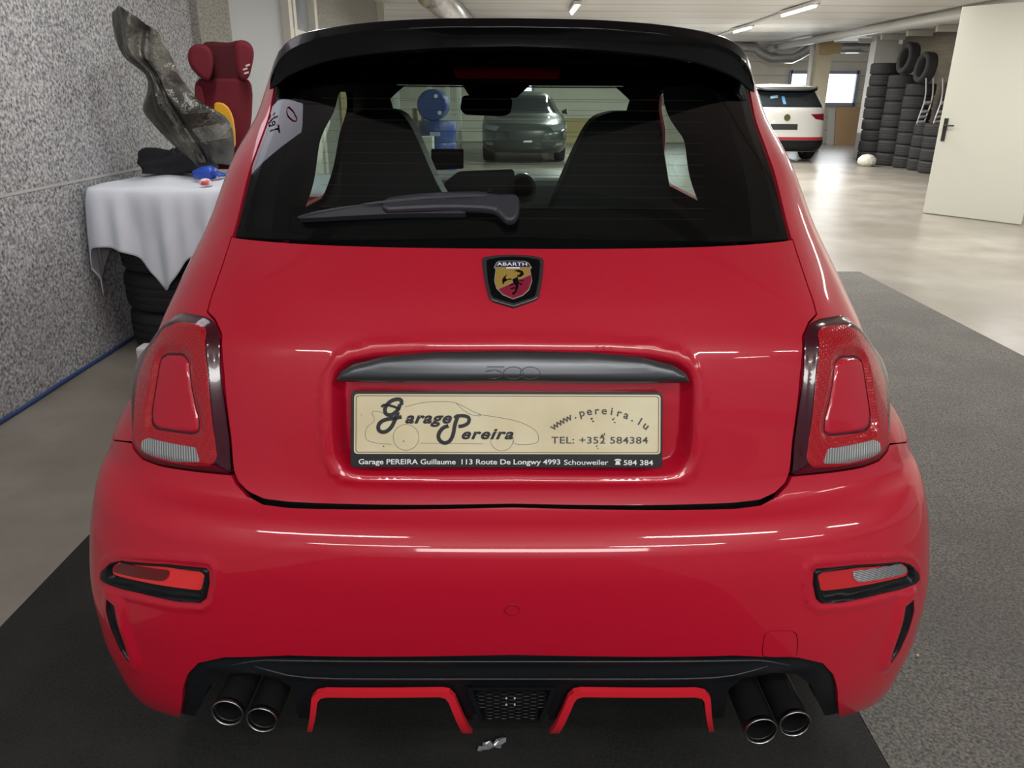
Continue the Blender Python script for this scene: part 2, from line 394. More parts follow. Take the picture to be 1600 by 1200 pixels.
# --- rear window
gw = both(gl_az); gw = orient(gw)
rw = pan('rear_window', offset(gw, -.0015), rear_glass, step=.03, rings=(), skirt=0, D=-.002)
fr_in = both(sk.poly([(0, 360), (424, 361), (388, 240), (362, 150), (330, 128), (0, 122)]))
fr = panel(sk, 'black_edge_band', offset(gw, -.001), black_gloss, rw, holes=[soft(fr_in, .02)], step=.03, rings=(), skirt=0, D=-.006, base=CB)
wires = MB()
for y in range(152, 345, 17):
    pts = [sk.P(np.array([sk.inv(dx, y)[0]]), np.array([sk.inv(dx, y)[1]]), -.0045)[0] for dx in np.linspace(-300, 300, 15) if True] if False else \
          [sk.P(*[np.array([q]) for q in ((1 if dx > 0 else -1)*sk.inv(abs(dx), y)[0], sk.inv(abs(dx), y)[1])], -.0045)[0] for dx in (-300, -200, -100, -1, 100, 200, 300)]
    wires.tube(pts, .0003, 4)
wires.build('heating_wire', mat('heating_wire', (.10, .07, .06), .5), rw, base=CB)

# --- bumper
bt = [(0, sk.inv(0, 789)[1]-.004)]+[(a, z-.004) for a, z in [sk.inv(348, 789), sk.inv(388, 784), sk.inv(413, 773)]]+[sk.inv(432, 757)]+sk.poly([(438, 744), (460, 742), (498, 738), (548, 730), (575, 720), (590, 703), (592, 694), (605, 692), (619, 691)])
a_s = sk.a_of_y(1.49, z_s)
bump_o = bt+[(K*.99, z_s-.004), (sk.a_of_y(1.50, z_s), z_s-.004)]+[(a, z) for a, z in circle_pts(sk, 1.79, .3, .345, 1, 152, 196, 10)]
bump_o += [(K*.96, .20)]+sk.poly([(560, 1113), (530, 1124), (516, 1122), (512, 1080), (504, 1053), (488, 1036), (448, 1027), (348, 1024)])+[(0, sk.inv(0, 1023)[1])]
bump = orient(both(bump_o))
refl_r = [(470, 892), (476, 886), (538, 880), (608, 875), (626, 879), (636, 890), (638, 905), (632, 913), (578, 929), (518, 942), (484, 944), (474, 936), (469, 912)]
refl_az = [orient(sk.poly(refl_r))]; refl_az.append(orient(mir(refl_az[0])))
gill_r = [(612, 944), (626, 932), (627, 952), (618, 984), (604, 1016), (590, 1036), (589, 1028), (598, 1000), (608, 968)]
gill_az = [orient(sk.poly(gill_r))]; gill_az.append(orient(mir(gill_az[0])))
cover_l = [sk.inv(*p) for p in [(391, 1027), (393, 1000), (397, 989), (408, 985), (438, 985), (446, 989), (449, 1000), (447, 1027)]]
def D_bump(a, z):
    d = 0*a
    for p in refl_az: d = d+.003*np.exp(-((sdf(p, a, z)+.010)/.006)**2)
    for p in gill_az: d = d+.007*sstep(sdf(p, a, z), -.03, -.004)
    return d
exb = np.concatenate([np.array(offset(resample(p, .008), q)) for p in refl_az+gill_az for q in (.004, .010, .018, .028)])
cover_poly = orient(soft(cover_l, .012)); 
bumper = pan('rear_bumper', bump, paint, holes=[offset(p, -.002) for p in refl_az+gill_az]+[cover_poly], D=D_bump, step=.012, rstep=.008, extra=exb)
tc = panel(sk, 'tow_hook_cover', offset(cover_poly, -.0013), paint, bumper, D=D_bump, step=.012, rings=(.003,), base=CB)
# parking sensor
a0, z0 = sk.inv(0, 953); 
def disc(a0, z0, r, n=24): return [(a0+r*math.cos(2*math.pi*i/n), z0+r*math.sin(2*math.pi*i/n)) for i in range(n)]
panel(sk, 'parking_sensor', disc(a0, z0, .0115), mat('sensor_rim', (.30, .003, .012), .4, coat=.5), bumper, D=.0015, holes=[disc(a0, z0, .0095)], step=.005, rings=(), base=CB, skirt=.004)
panel(sk, 'parking_sensor', disc(a0, z0, .0093), paint, bumper, D=.002, step=.005, rings=(), base=CB, skirt=.004)
# --- inner black bulkhead, keeps the gaps dark
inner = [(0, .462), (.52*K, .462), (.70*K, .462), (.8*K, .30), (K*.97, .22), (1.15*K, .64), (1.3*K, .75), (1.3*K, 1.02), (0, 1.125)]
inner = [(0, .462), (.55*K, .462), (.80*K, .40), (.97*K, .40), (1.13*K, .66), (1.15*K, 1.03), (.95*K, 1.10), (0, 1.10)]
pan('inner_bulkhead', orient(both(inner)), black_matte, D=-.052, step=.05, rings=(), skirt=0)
# --- headlining and pillars seen through the glass
gz = lambda dx, y: sk.inv(dx, y)
lin = [(a_gt+.012, 1.436)]
lin_open = [(0, 1.06), (.34*K, 1.06), (.42*K, 1.18)]
Lr = [(gl_az[1][0]-.075, 1.05), (gl_az[1][0]-.085, 1.15), (a_gt-.10, 1.36), (a_gt-.14, 1.405), (a_gt-.2, 1.424), (0, 1.426), (0, 1.436)]
lining = Lr+[(K*1.0, 1.436), (3*K, 1.436), (3*K, 1.432)]+[(wsx(.38, 1.432), 1.432), (wsx(.44, 1.39), 1.39), (wsx(.50, 1.05), 1.05), (3*K, 1.03), (3*K, 1.0), (K*1.05, 1.0)]
lw_left = [(aY(2.33, 1.30), 1.30), (aY(2.33, 1.05), 1.05), (aY(2.68, 1.045), 1.045), (aY(2.70, 1.15), 1.15), (aY(2.66, 1.385), 1.385), (aY(2.45, 1.385), 1.385)]
lw = [(aY(2.56, 1.26), 1.26), (aY(2.54, 1.05), 1.05), (aY(3.22, 1.045), 1.045), (aY(3.12, 1.15), 1.15), (aY(2.90, 1.40), 1.40), (aY(2.74, 1.40), 1.40)]
seal = [(a_gt-.0, 1.436), (K*1.0, 1.437), (3*K, 1.437), (3*K, 1.420)]+[(wsx(.40, 1.42), 1.42), (wsx(.465, 1.40), 1.40), (wsx(.555, 1.06), 1.06), (wsx(.5, 1.042), 1.042), (3*K, 1.036), (3*K, .98), (K*.9, .98), (gl_az[1][0]+.01, gl_az[1][1])]
for sd in (1, -1):
    f = (lambda p: p) if sd == 1 else mir
    pan('window_seal', f(seal), interior, holes=[f(soft(offset(lw if sd == 1 else lw_left, .004), .04))], D=-.014, step=.06, rings=(), skirt=0, rstep=.03)
    pan('cabin_lining', f(lining), interior, holes=[f(soft(lw if sd == 1 else lw_left, .04))], D=-.035, step=.06, rings=(), skirt=0, rstep=.03)
rl = [Vector(cc+(p-cc)*.93) for p in ring]
mesh('headlining', [(p.x, p.y, 1.405+.02*(1-abs(p.x)/.55)) for p in rl]+[(0, 2.35, 1.437)], [(i, len(rl), (i+1) % len(rl)) for i in range(len(rl))], interior, car, base=CB)
# --- tail lamps
lens_red = mat('lamp_red', (.33, .0, .008), .22, 0, 1, spec=.8)
lens_dark = mat('lamp_rim', (.045, .0, .008), .15, 0, .5)
def dotted(name, c0, c1, sx, sy, rough=.2, metal=0):
    m = mat(name, c0, rough, metal, 1); nt = m.node_tree; p = nt.nodes['Principled BSDF']
    tc = nt.nodes['Texture Coordinate']; v = nt.nodes.new('ShaderNodeTexVoronoi'); v.inputs['Scale'].default_value = sx; v.inputs['Randomness'].default_value = sy
    r = nt.nodes.new('ShaderNodeValToRGB'); r.color_ramp.elements[0].position = .12; r.color_ramp.elements[1].position = .35
    r.color_ramp.elements[0].color = (*c1, 1); r.color_ramp.elements[1].color = (*c0, 1)
    nt.links.new(tc.outputs['Object'], v.inputs['Vector']); nt.links.new(v.outputs['Distance'], r.inputs[0]); nt.links.new(r.outputs[0], p.inputs['Base Color'])
    b = nt.nodes.new('ShaderNodeBump'); b.inputs['Distance'].default_value = .002; b.inputs['Strength'].default_value = .35
    nt.links.new(v.outputs['Distance'], b.inputs['Height']); nt.links.new(b.outputs[0], p.inputs['Normal']); return m
lens_tex = dotted('lamp_red_lens', (.34, 0, .008), (.62, .015, .02), 190, .1)
clear_lens = mat('reversing_lens', (.50, .51, .53), .22, .35, .8)
def ribbed(m, axis, scale, amt=.5):
    nt = m.node_tree; p = nt.nodes['Principled BSDF']; tc = nt.nodes['Texture Coordinate']; wv = nt.nodes.new('ShaderNodeTexWave'); wv.bands_direction = axis
    wv.inputs['Scale'].default_value = scale; wv.inputs['Distortion'].default_value = .3; b = nt.nodes.new('ShaderNodeBump'); b.inputs['Distance'].default_value = .004; b.inputs['Strength'].default_value = amt
    r = nt.nodes.new('ShaderNodeValToRGB'); base = p.inputs['Base Color'].default_value[:3]; r.color_ramp.elements[0].color = (*[c*.45 for c in base], 1); r.color_ramp.elements[1].color = (*base, 1)
    nt.links.new(wv.outputs['Fac'], r.inputs[0]); nt.links.new(r.outputs[0], p.inputs['Base Color'])
    nt.links.new(tc.outputs['Object'], wv.inputs['Vector']); nt.links.new(wv.outputs['Fac'], b.inputs['Height']); nt.links.new(b.outputs[0], p.inputs['Normal'])
ribbed(clear_lens, 'X', 60)
isl_r = [(493, 606), (497, 566), (506, 556), (530, 556), (539, 563), (545, 597), (553, 647), (552, 664), (545, 671), (490, 677), (482, 673), (482, 655)]
rev_r = [(483, 697), (553, 685), (563, 690), (565, 700), (560, 709), (518, 721), (476, 720)]
isl_az = orient(soft(sk.poly(isl_r), .008)); rev_az = orient(soft(sk.poly(rev_r), .006))
L0 = orient(soft(light_az, .012))
lensp = orient(soft(sk.poly([(468, 522), (476, 513), (506, 510), (530, 520), (555, 556), (568, 590), (574, 640), (577, 680), (570, 705), (545, 719), (500, 727), (462, 727), (452, 715), (458, 660), (464, 590)]), .012))
for sd in (1, -1):
    f = (lambda p: p) if sd == 1 else mir
    lo, li, is_, rv = [orient(f(p)) for p in (L0, lensp, isl_az, rev_az)]
    def D_l(a, z, lo=lo, li=li, is_=is_):
        d = sdf(lo, a, z); di = sdf(is_, a, z)
        return .002+.014*sstep(d, -.001, .022)-.007*sstep(di, -.018, -.001)
    T = pan('tail_lamp', offset(lo, -.001), lens_dark, D=D_l, step=.008, rings=(.003, .008, .014), rstep=.006, skirt=.016)
    T['label'] = 'red tail lamp ring with body coloured centre'
    panel(sk, 'red_lens', li, lens_tex, T, holes=[offset(is_, .002), rv], D=lambda a, z, g=D_l: g(a, z)+.0012, step=.007, rings=(.003,), rstep=.005, skirt=.003, base=CB)
    panel(sk, 'lamp_centre', is_, paint, T, D=lambda a, z, is_=is_: .008+.004*sstep(sdf(is_, a, z), 0, .006), step=.007, rings=(.002, .005), rstep=.005, skirt=.006, base=CB)
    panel(sk, 'reversing_lens', rv, clear_lens, T, D=lambda a, z, g=D_l: g(a, z)+.002, step=.007, rings=(.003,), rstep=.005, skirt=.003, base=CB)
# --- reflectors in the bumper corners and gills
inn_r = [(480, 896), (538, 888), (614, 881), (624, 888), (625, 905), (578, 923), (488, 936)]
lens_r = [(480, 896), (538, 888), (616, 881), (625, 888), (624, 899), (578, 911), (486, 925)]
sub_r = [(535, 893), (608, 881), (621, 886), (622, 895), (546, 910), (537, 905)]
painted_glow_red = mat('reflector_painted_glow', (.80, .03, .035), .35, 0, .6, bump=(900, .4, .001))  # left lens only: reflected glow put into a brighter base colour
for i, sd in enumerate((1, -1)):
    f = (lambda p: p) if sd == 1 else mir
    o_, in_, le, sb = [orient(soft(f(sk.poly(p)), .007)) for p in (refl_r, inn_r, lens_r, sub_r)]
    def D_b(a, z, o_=o_, in_=in_):
        d = sdf(o_, a, z); di = sdf(in_, a, z); return -.003+.009*sstep(d, 0, .006)-.014*sstep(di, -.006, .002)
    B = pan('rear_reflector', offset(o_, -.001), black_plastic, D=D_b, step=.007, rings=(.002, .005, .009), rstep=.005)
    B['label'] = 'red rear reflector with clear lamp in black bezel' if sd == 1 else 'red rear reflector with painted-in glow and dark fog lamp in black bezel'
    panel(sk, 'reflector_lens', le, painted_glow_red if sd == -1 else mat('reflector_right', (.55, .012, .02), .25, 0, 1), B, D=-.004, step=.01, rings=(), base=CB, skirt=.004)
    m = mat('small_clear_lens', (.45, .46, .5), .2, .4, .8)
    if sd == 1 and not m.get('r'): ribbed(m, 'Z', 90); m['r'] = 1
    panel(sk, 'lamp_insert', sb, m if sd == 1 else mat('fog_lens', (.12, 0, .004), .12, 0, 1), B, D=-.002, step=.01, rings=(), base=CB, skirt=.003)
    g_ = orient(soft(gill_az[i], .006))
    pan('side_vent', g_, black_plastic, D=lambda a, z, g_=g_: .0062-.006*sstep(sdf(g_, a, z), .002, .009), step=.005, rings=(.002, .005), rstep=.005, skirt=.004)
# --- handle trim over the plate
hand = orient(soft(both(sk.poly([(0, 548), (120, 550), (200, 557), (248, 568), (268, 580), (275, 592), (273, 597), (0, 597)])), .004))
hz0 = sk.inv(0, 597)[1]
def D_h(a, z): d = sdf(hand, a, z); return .001+.017*np.sqrt(np.clip(1-(1-np.clip(d/.016, 0, 1))**2, 0, 1))
T = panel(sk, 'handle_trim', hand, trim_grey, tailgate, D=D_h, step=.006, rings=(.002, .004, .008), rstep=.006, skirt=.012, base=CB)
T['label'] = 'graphite grey handle trim with embossed 500'
def textmesh(s, size=1., bold=0., shear=0., space=1., extr=.0, align='LEFT', res=4):
    cu = bpy.data.curves.new('t', 'FONT'); cu.body = s; cu.size = size; cu.offset = bold; cu.shear = shear; cu.space_character = space; cu.extrude = extr; cu.align_x = align; cu.resolution_u = res
    o = bpy.data.objects.new('t', cu); COL.objects.link(o); bpy.context.view_layer.update()
    me = bpy.data.meshes.new_from_object(o.evaluated_get(bpy.context.evaluated_depsgraph_get()))
    vs = [v.co.copy() for v in me.vertices]; fs = [tuple(p.vertices) for p in me.polygons]
    bpy.data.objects.remove(o); bpy.data.curves.remove(cu); bpy.data.meshes.remove(me); return vs, fs
# embossed three-digit script on the trim
def hpt(dx, y, off=0.): a, z = (math.copysign(1, dx)*sk.inv(abs(dx), y)[0], sk.inv(abs(dx), y)[1]); return Vector(sk.P(np.array([a]), np.array([z]), D_h)[0])+Vector(sk.N(np.array([a]), np.array([z]), D_h)[0])*off
m = MB()
for cx in (0, 26):
    m.tube([hpt(cx+15*math.cos(q)+1e-3, 581+9*math.sin(q)) for q in [2*math.pi*i/24 for i in range(25)]], .0007, 5, cap=False)
m.tube([hpt(x, y) for x, y in [(-14, 572), (-40, 572), (-43, 579), (-28, 576), (-18, 580), (-20, 587), (-30, 590), (-46, 588)]], .0007, 5)
m.build('embossed_number', trim_grey, tailgate, smooth=True, base=CB)
# --- badge
def on_gate(dx, y, off=.0): a, z = sk.inv(abs(dx), y); a = math.copysign(a, dx); return Vector(sk.P(np.array([a]), np.array([z]))[0])+Vector(sk.Nb(np.array([a]), np.array([z]))[0])*off
bc = on_gate(.01, 441); bn = Vector(sk.Nb(np.array([0.001]), np.array([bc.z]))[0]); bu = Vector((0, -bn.z, bn.y)) if True else None
bu = (Vector((0, 0, 1))-bn*bn.z).normalized(); br = Vector((1, 0, 0)); sc = 1.0
bs = (on_gate(.01, 401)-on_gate(.01, 481)).length/80        # metres per photo pixel on this spot, along the slope
bx = (on_gate(40, 441)-on_gate(-40, 441)).length/80
def bpt(x, y, off): return bc+br*((x-.5)*bx)+bu*(-(y-441)*bs)+bn*off      # x relative to the centre line
def bpoly(crop): return [((u/10+720-798), v/10+380) for u, v in crop]
out_ = bpoly([(290, 235), (500, 200), (800, 188), (1100, 205), (1260, 245), (1265, 330), (1235, 600), (1180, 860), (1120, 905), (800, 1010), (770, 1010), (450, 920), (400, 860), (330, 600), (290, 330)])
inn = bpoly([(365, 285), (560, 245), (780, 232), (1000, 245), (1200, 280), (1205, 340), (1180, 600), (1125, 830), (1090, 870), (790, 965), (480, 880), (440, 830), (385, 600), (362, 340)])
badge_m = MB(); badge_m.prism(soft(out_, 3, 3), lambda x, y: bpt(x, y, -.004), lambda x, y: bpt(x*.985, (y-441)*.985+441, .0055))
badge = badge_m.build('badge', mat('badge_rim', (.10, .11, .12), .3, .85), tailgate, bevel=.0012, base=CB); badge['label'] = 'shield badge with black scorpion on yellow and red'
def blay(name, polys, m, o0, th=.0005):
    q = MB()
    for p in polys: q.prism(p, lambda x, y: bpt(x, y, o0-th), lambda x, y: bpt(x, y, o0))
    return q.build(name, m, badge and tailgate, base=CB)
blay('badge_field', [soft(inn, 3, 3)], black_gloss, .0061)
sh = bpoly([(515, 330), (560, 305), (780, 300), (960, 305), (1020, 325), (1075, 410), (1050, 440), (1078, 620), (1030, 760), (930, 850), (780, 905), (620, 840), (520, 740), (485, 620), (505, 440), (478, 410)])
sh2 = bpoly([(530, 340), (570, 315), (780, 310), (950, 315), (1008, 335), (1058, 408), (1038, 438), (1064, 618), (1018, 750), (922, 838), (780, 892), (628, 828), (532, 732), (499, 618), (520, 440), (495, 410)])
blay('badge_shield_edge', [sh], mat('badge_silver', (.45, .45, .42), .3, .6), .0066)
blay('badge_top_field', [bpoly([(530, 340), (570, 315), (780, 310), (950, 315), (1008, 335), (1050, 402), (500, 402)])], mat('badge_navy', (.01, .012, .05), .3), .0070)
blay('badge_yellow_field', [bpoly([(500, 408), (1050, 408), (1038, 438), (1056, 515), (545, 745), (532, 732), (499, 618), (520, 440)])], mat('badge_yellow', (.36, .24, .05), .35, .2, .5), .0070)
blay('badge_red_field', [bpoly([(1058, 525), (1064, 618), (1018, 750), (922, 838), (780, 892), (628, 828), (552, 752)])], mat('badge_red', (.22, .003, .03), .3, 0, .6), .0070)
blay('badge_scorpion', [bpoly(q) for q in (
    [(770, 600), (850, 560), (870, 640), (860, 720), (830, 800), (790, 840), (760, 820), (810, 780), (820, 700), (780, 650)],
    [(770, 600), (700, 610), (630, 650), (610, 600), (640, 560), (690, 520), (660, 570), (680, 600), (740, 585)],
    [(850, 560), (900, 560), (950, 520), (930, 470), (870, 450), (790, 460), (850, 480), (900, 500), (880, 525), (840, 540)],
    [(610, 620), (650, 600), (640, 660), (620, 680)], [(870, 600), (930, 610), (940, 630), (870, 615)], [(870, 650), (920, 670), (915, 690), (865, 665)], [(780, 660), (720, 690), (725, 705), (790, 680)], [(800, 720), (740, 740), (745, 755), (810, 740)])],
    black_gloss, .0076)
vs, fs = textmesh('ABARTH', 1, .02, 0, 1.05); wmx = max(v.x for v in vs); hmx = max(v.y for v in vs)
white_ink = mat('white_ink', (.75, .76, .8), .4)
mesh('badge_lettering', [bpt(53/1-78-.0+47*v.x/wmx-.0, 418.5-5.2*v.y/hmx, .0077) for v in vs], fs, white_ink, tailgate, base=CB)
blay('badge_dash', [bpoly([(675, 412), (885, 408), (885, 430), (675, 432)])], white_ink, .0078)
# --- number plate and holder
pw = [PY(550, 731, 1.176), PY(1036, 730.5, 1.176), PY(1033.5, 612, 1.206), PY(553.5, 612, 1.206)]
p0, pxv, pyv = pw[0], None, None
def ppt(x, y, off=0.):
    """x, y in photo pixels across the plate"""
    v_ = (731-y)/119.; u_ = (x-550-3.5*v_)/(486-6.*v_) ; a = pw[0].lerp(pw[1], u_); b = pw[3].lerp(pw[2], u_); return a.lerp(b, v_)+pn*off
pn = (pw[1]-pw[0]).cross(pw[3]-pw[0]).normalized()
if pn.y > 0: pn = -pn
def rrect(x0, y0, x1, y1, r): return soft([(x0, y0), (x1, y0), (x1, y1), (x0, y1)], r, 4)
q = MB(); q.prism(rrect(549, 612, 1036, 731, 8), lambda x, y: ppt(x, y, -.012), lambda x, y: ppt(x, y, .001))
plate = q.build('number_plate_holder', mat('plate_holder', (.012, .012, .014), .3, coat=.4), car, bevel=.001, base=CB)
plate['label'] = 'black number plate holder with cream dealer plate'
def pl(name, poly, m, o0, o1): q = MB(); q.prism(poly, lambda x, y: ppt(x, y, o0), lambda x, y: ppt(x, y, o1)); return q.build(name, m, plate, base=CB)
pl('plate_panel', rrect(554.5, 616, 1032.5, 709, 6), mat('plate_cream', (.62, .53, .33), .32, 0, .5, noise=(6, (.72, .66, .47), .35, .65)), .001, .0022)
line_ink = mat('plate_border', (.16, .13, .08), .4)
q = MB(); bo, bi = rrect(557, 618, 1030, 707, 5), rrect(558.2, 619.2, 1028.8, 705.8, 4.4); n = len(bo)
q.add([ppt(x, y, .0026) for x, y in bo+bi], [(i, (i+1) % n, n+(i+1) % n, n+i) for i in range(n)]); q.build('plate_border', line_ink, plate, base=CB)
ink = mat('black_ink', (.008, .008, .012), .4); grey_ink = mat('grey_ink', (.07, .065, .065), .5)
def ptext(name, s, x0, y0, width, height, m, **k):
    vs, fs = textmesh(s, 1, **k); x_ = [v.x for v in vs]; a, b = min(x_), max(x_); cap = .73 if s.upper() == s or True else 1
    return mesh(name, [ppt(x0+(v.x-a)/(b-a)*width, y0-v.y/.73*height, .0030) for v in vs], fs, m, plate, base=CB)
ptext('holder_lettering', 'Garage PEREIRA Guillaume', 562, 725, 151, 8.2, white_ink, bold=.018)
ptext('holder_lettering', '113 Route De Longwy 4993', 722, 725, 154, 8.2, white_ink, bold=.018)
ptext('holder_lettering', 'Schouweiler', 882, 725.5, 69, 8.2, white_ink, bold=.01)
ptext('holder_lettering', '584 384', 975, 726, 46, 8.2, white_ink, bold=.015)
q = MB()   # small telephone sign
for poly in ([(961, 719.5), (961, 717.5), (964, 716.5), (968, 716.5), (971, 717.5), (971, 719.5), (968.7, 719.5), (968.3, 718.4), (963.7, 718.4), (963.3, 719.5)], [(963.6, 719.3), (968.4, 719.3), (970.3, 725.5), (961.7, 725.5)]):
    q.prism(poly, lambda x, y: ppt(x, y, .0016), lambda x, y: ppt(x, y, .003))
q.build('telephone_sign', white_ink, plate, base=CB)
ptext('phone_lettering', 'TEL: +352 584384', 862, 692, 151, 11, grey_ink, bold=.014, space=1.08)
# web address on an arc
m_v, m_f = [], []; txt = 'www.pereira.lu'; R_ = 118; cx_, cy_ = 938.5, 761
for i, ch in enumerate(txt):
    vs, fs = textmesh(ch, 1, .018, align='CENTER'); ang = math.radians(-36.5+73*i/(len(txt)-1)); n0 = len(m_v)
    for v_ in vs:
        x, y = v_.x*18.5, v_.y*17+R_-3; m_v.append(ppt(cx_+x*math.cos(ang)+y*math.sin(ang), cy_-(y*math.cos(ang)-x*math.sin(ang)), .003))
    m_f += [tuple(k+n0 for k in f_) for f_ in fs]
mesh('web_lettering', m_v, m_f, grey_ink, plate, base=CB)
# line drawing of a coupe behind the dealer name
q = MB()
def stroke(pts, r, crop=True, sm=2):
    p = [(500+x/2.5806, 380+y/2.5806) for x, y in pts] if crop else pts
    p = chaikin(p, sm, False); n = len(p); L_ = []; R2 = []
    for i in range(n):
        rr = r[i*len(r)//n] if isinstance(r, list) else r
        a, b = p[max(i-1, 0)], p[min(i+1, n-1)]; dx, dy = b[0]-a[0], b[1]-a[1]; l = math.hypot(dx, dy) or 1
        L_.append((p[i][0]-dy/l*rr, p[i][1]+dx/l*rr)); R2.append((p[i][0]+dy/l*rr, p[i][1]-dx/l*rr))
    return L_, R2
def addstroke(q, pts, r, off, **k):
    L_, R2 = stroke(pts, r, **k); n = len(L_); q.add([ppt(x, y, off) for x, y in L_+R2], [(i, i+1, n+i+1, n+i) for i in range(n-1)])
for pts in ([(185, 770), (190, 740), (230, 715), (205, 675), (250, 680), (262, 690)], [(345, 660), (420, 640), (520, 637), (560, 645), (640, 690), (700, 697), (800, 715), (865, 745), (885, 775), (880, 808), (785, 812), (780, 790)], [(185, 770), (190, 795), (240, 808), (290, 810)],
            [(405, 805), (660, 808)], [(550, 645), (600, 690), (655, 697), (640, 688)], [(668, 790), (680, 775), (720, 760)]):
    addstroke(q, pts, .35, .0026)
for cx, cy, r in ((350, 782, 52), (735, 790, 46)):
    addstroke(q, [(cx+r*math.cos(t), cy+r*math.sin(t)) for t in [math.radians(k*15) for k in (range(0, 361//15+1) if cx < 500 else range(-1, 13))]], .35, .0026, sm=0)
q.build('car_drawing', mat('thin_ink', (.14, .13, .12), .5), plate, base=CB)
# script dealer name: thick pen strokes
q = MB(); PEN = 1.85
G_ = [(332, 650), (330, 632), (300, 630), (268, 650), (258, 680), (275, 700), (305, 690), (318, 672), (255, 660), (250, 664)]
addstroke(q, [(330, 652), (332, 632), (312, 627), (280, 640), (262, 668), (268, 690), (292, 694), (318, 672), (325, 650)], 3.0, .0030)
addstroke(q, [(250, 660), (262, 650), (290, 655), (325, 668)], 2.0, .0030)
addstroke(q, [(318, 680), (306, 710), (290, 745), (262, 764), (238, 755), (238, 730), (258, 712), (300, 705), (332, 700)], 3.0, .0031)
q.build('script_initial', ink, plate, base=CB); q = MB()
addstroke(q, [(560, 690), (545, 730), (540, 770), (525, 800), (500, 806), (480, 790), (480, 765), (498, 742), (520, 735)], 3.0, .0030)
addstroke(q, [(545, 705), (552, 695), (590, 694), (605, 705), (600, 725), (580, 735), (560, 738)], 2.8, .0031)
q.build('script_initial', ink, plate, base=CB)
ptext('script_lettering', 'arage', 634, 660.5, 73, 17.5, ink, bold=.038, shear=.35, space=1.12)
ptext('script_lettering', 'ereira', 722, 685, 81, 17, ink, bold=.034, shear=.35, space=1.15)
for x, y, r in [(925, 653, 2), (927, 657, 1.5), (958, 654, 1.6), (961, 659, 1.4), (941, 681, 3), (945, 677, 1.5), (933, 696, 1.5), (960, 652, 1), (632, 689, 1.2), (601, 697, 1), (566, 648, .8), (943, 689, 1.2), (935, 700, 1)]:
    q = MB(); q.prism([(x+r*math.cos(t)*random.uniform(.6, 1.2), y+r*math.sin(t)*random.uniform(.6, 1.2)) for t in [k*math.pi/4 for k in range(8)]], lambda x, y: ppt(x, y, .003), lambda x, y: ppt(x, y, .0034))
    q.build('dirt_spot', mat('dirt', (.10, .075, .04), .8), plate, base=CB)
# --- wiper: arm housing, arm and blade over the glass
def gpt(dx, y, off): a, z = sk.inv(abs(dx), y); a = math.copysign(a, dx); return Vector(sk.P(np.array([a]), np.array([z]))[0])+Vector(sk.Nb(np.array([a]), np.array([z]))[0])*off
wcol = mat('wiper_plastic', (.032, .032, .042), .42)
def gprism(name, poly, m, par, o0, o1, bev=.002, sh=0.0):
    q = MB(); q.prism([(x-802, y) for x, y in poly], lambda x, y: gpt(x, y, o0), lambda x, y: gpt(x, y, o1)); return q.build(name, m, par, bevel=bev, base=CB)
wip = gprism('wiper', chaikin([(807, 314), (812, 322), (811, 345), (803, 356), (790, 356), (781, 347), (772, 338), (700, 336), (640, 339), (600, 341), (600, 322), (640, 314), (700, 310), (760, 309), (775, 314), (800, 313)], 1), wcol, car, .004, .022, .006)
gprism('wiper_blade', chaikin([(700, 322), (640, 322), (560, 328), (510, 336), (472, 346), (470, 349), (480, 350), (560, 345), (640, 341), (728, 341), (729, 338), (712, 334)], 1), mat('wiper_blade', (.02, .02, .027), .5), wip, .001, .014, .002)
gprism('wiper_rib', chaikin([(760, 316), (690, 318), (600, 327), (560, 334), (600, 331), (690, 322), (760, 320)], 1), mat('wiper_rib', (.055, .055, .07), .4), wip, .0215, .0235, .0006)
gprism('pivot_nut', [(762, 308), (769, 308), (769, 314), (762, 314)], black_matte, wip, .020, .025, 0)
# --- third brake light behind the glass
q = MB(); q.prism(soft([(707, 101), (877, 101), (873, 119), (712, 119)], 5), lambda x, y: gpt(x-802+.3, y, -.014), lambda x, y: gpt(x-802+.3, y, -.005))
q.build('high_brake_light', mat('brake_red', (.16, .0, .012), .25, coat=.6), car, base=CB)
# --- roof spoiler
tx = [0, 100, 200, 280, 330, 355, 370, 378]; ty = [28, 29, 34, 43.5, 55, 70, 92, 124]; by = [77, 80, 87, 98, 114, 127, 140, 143]
def Ysp(dx): return 1.50+.20*(abs(dx)/378)**2.6
rows = []; NX = 49
for i in range(NX):
    u = -1+2*i/(NX-1); dx = 378*(math.copysign(1-(1-abs(u))**1.35, u)); yt = float(pchip(tx, ty, abs(dx))); yb = float(pchip(tx, by, abs(dx))); Y = Ysp(dx)
    t = lambda f_, dy, y: PY(802+dx*f_, y, Y+dy)
    xr = dx/378; e = min(1, 1.2*(1-abs(xr)**6)+.0)
    A = PY(802+dx, yt, Y+.012); B = PY(802+dx, yt+ (yb-yt)*.27, Y); Cc = PY(802+dx, yt+(yb-yt)*.52, Y+.006); D_ = PY(802+dx, yt+(yb-yt)*.93, Y+.006); E_ = PY(802+dx, yb, Y+.012)
    zr = 1.478-.05*abs(xr)**3
    front = Vector((.50*xr, 2.0, zr+.006)); mid = A.lerp(front, .4); mid.z = max(A.z+.004*e, zr+.008)
    under = Vector((.505*xr, 1.74+.02*abs(xr), 1.448-.02*abs(xr)**2)); under2 = E_.lerp(under, .5)+Vector((0, 0, .006))
    rows.append([front, mid, A, B, Cc, D_, E_, under2, under, Vector((.48*xr, 1.85, 1.455-.02*abs(xr)**2))])
v = [p for r in rows for p in r]; m_ = len(rows[0])
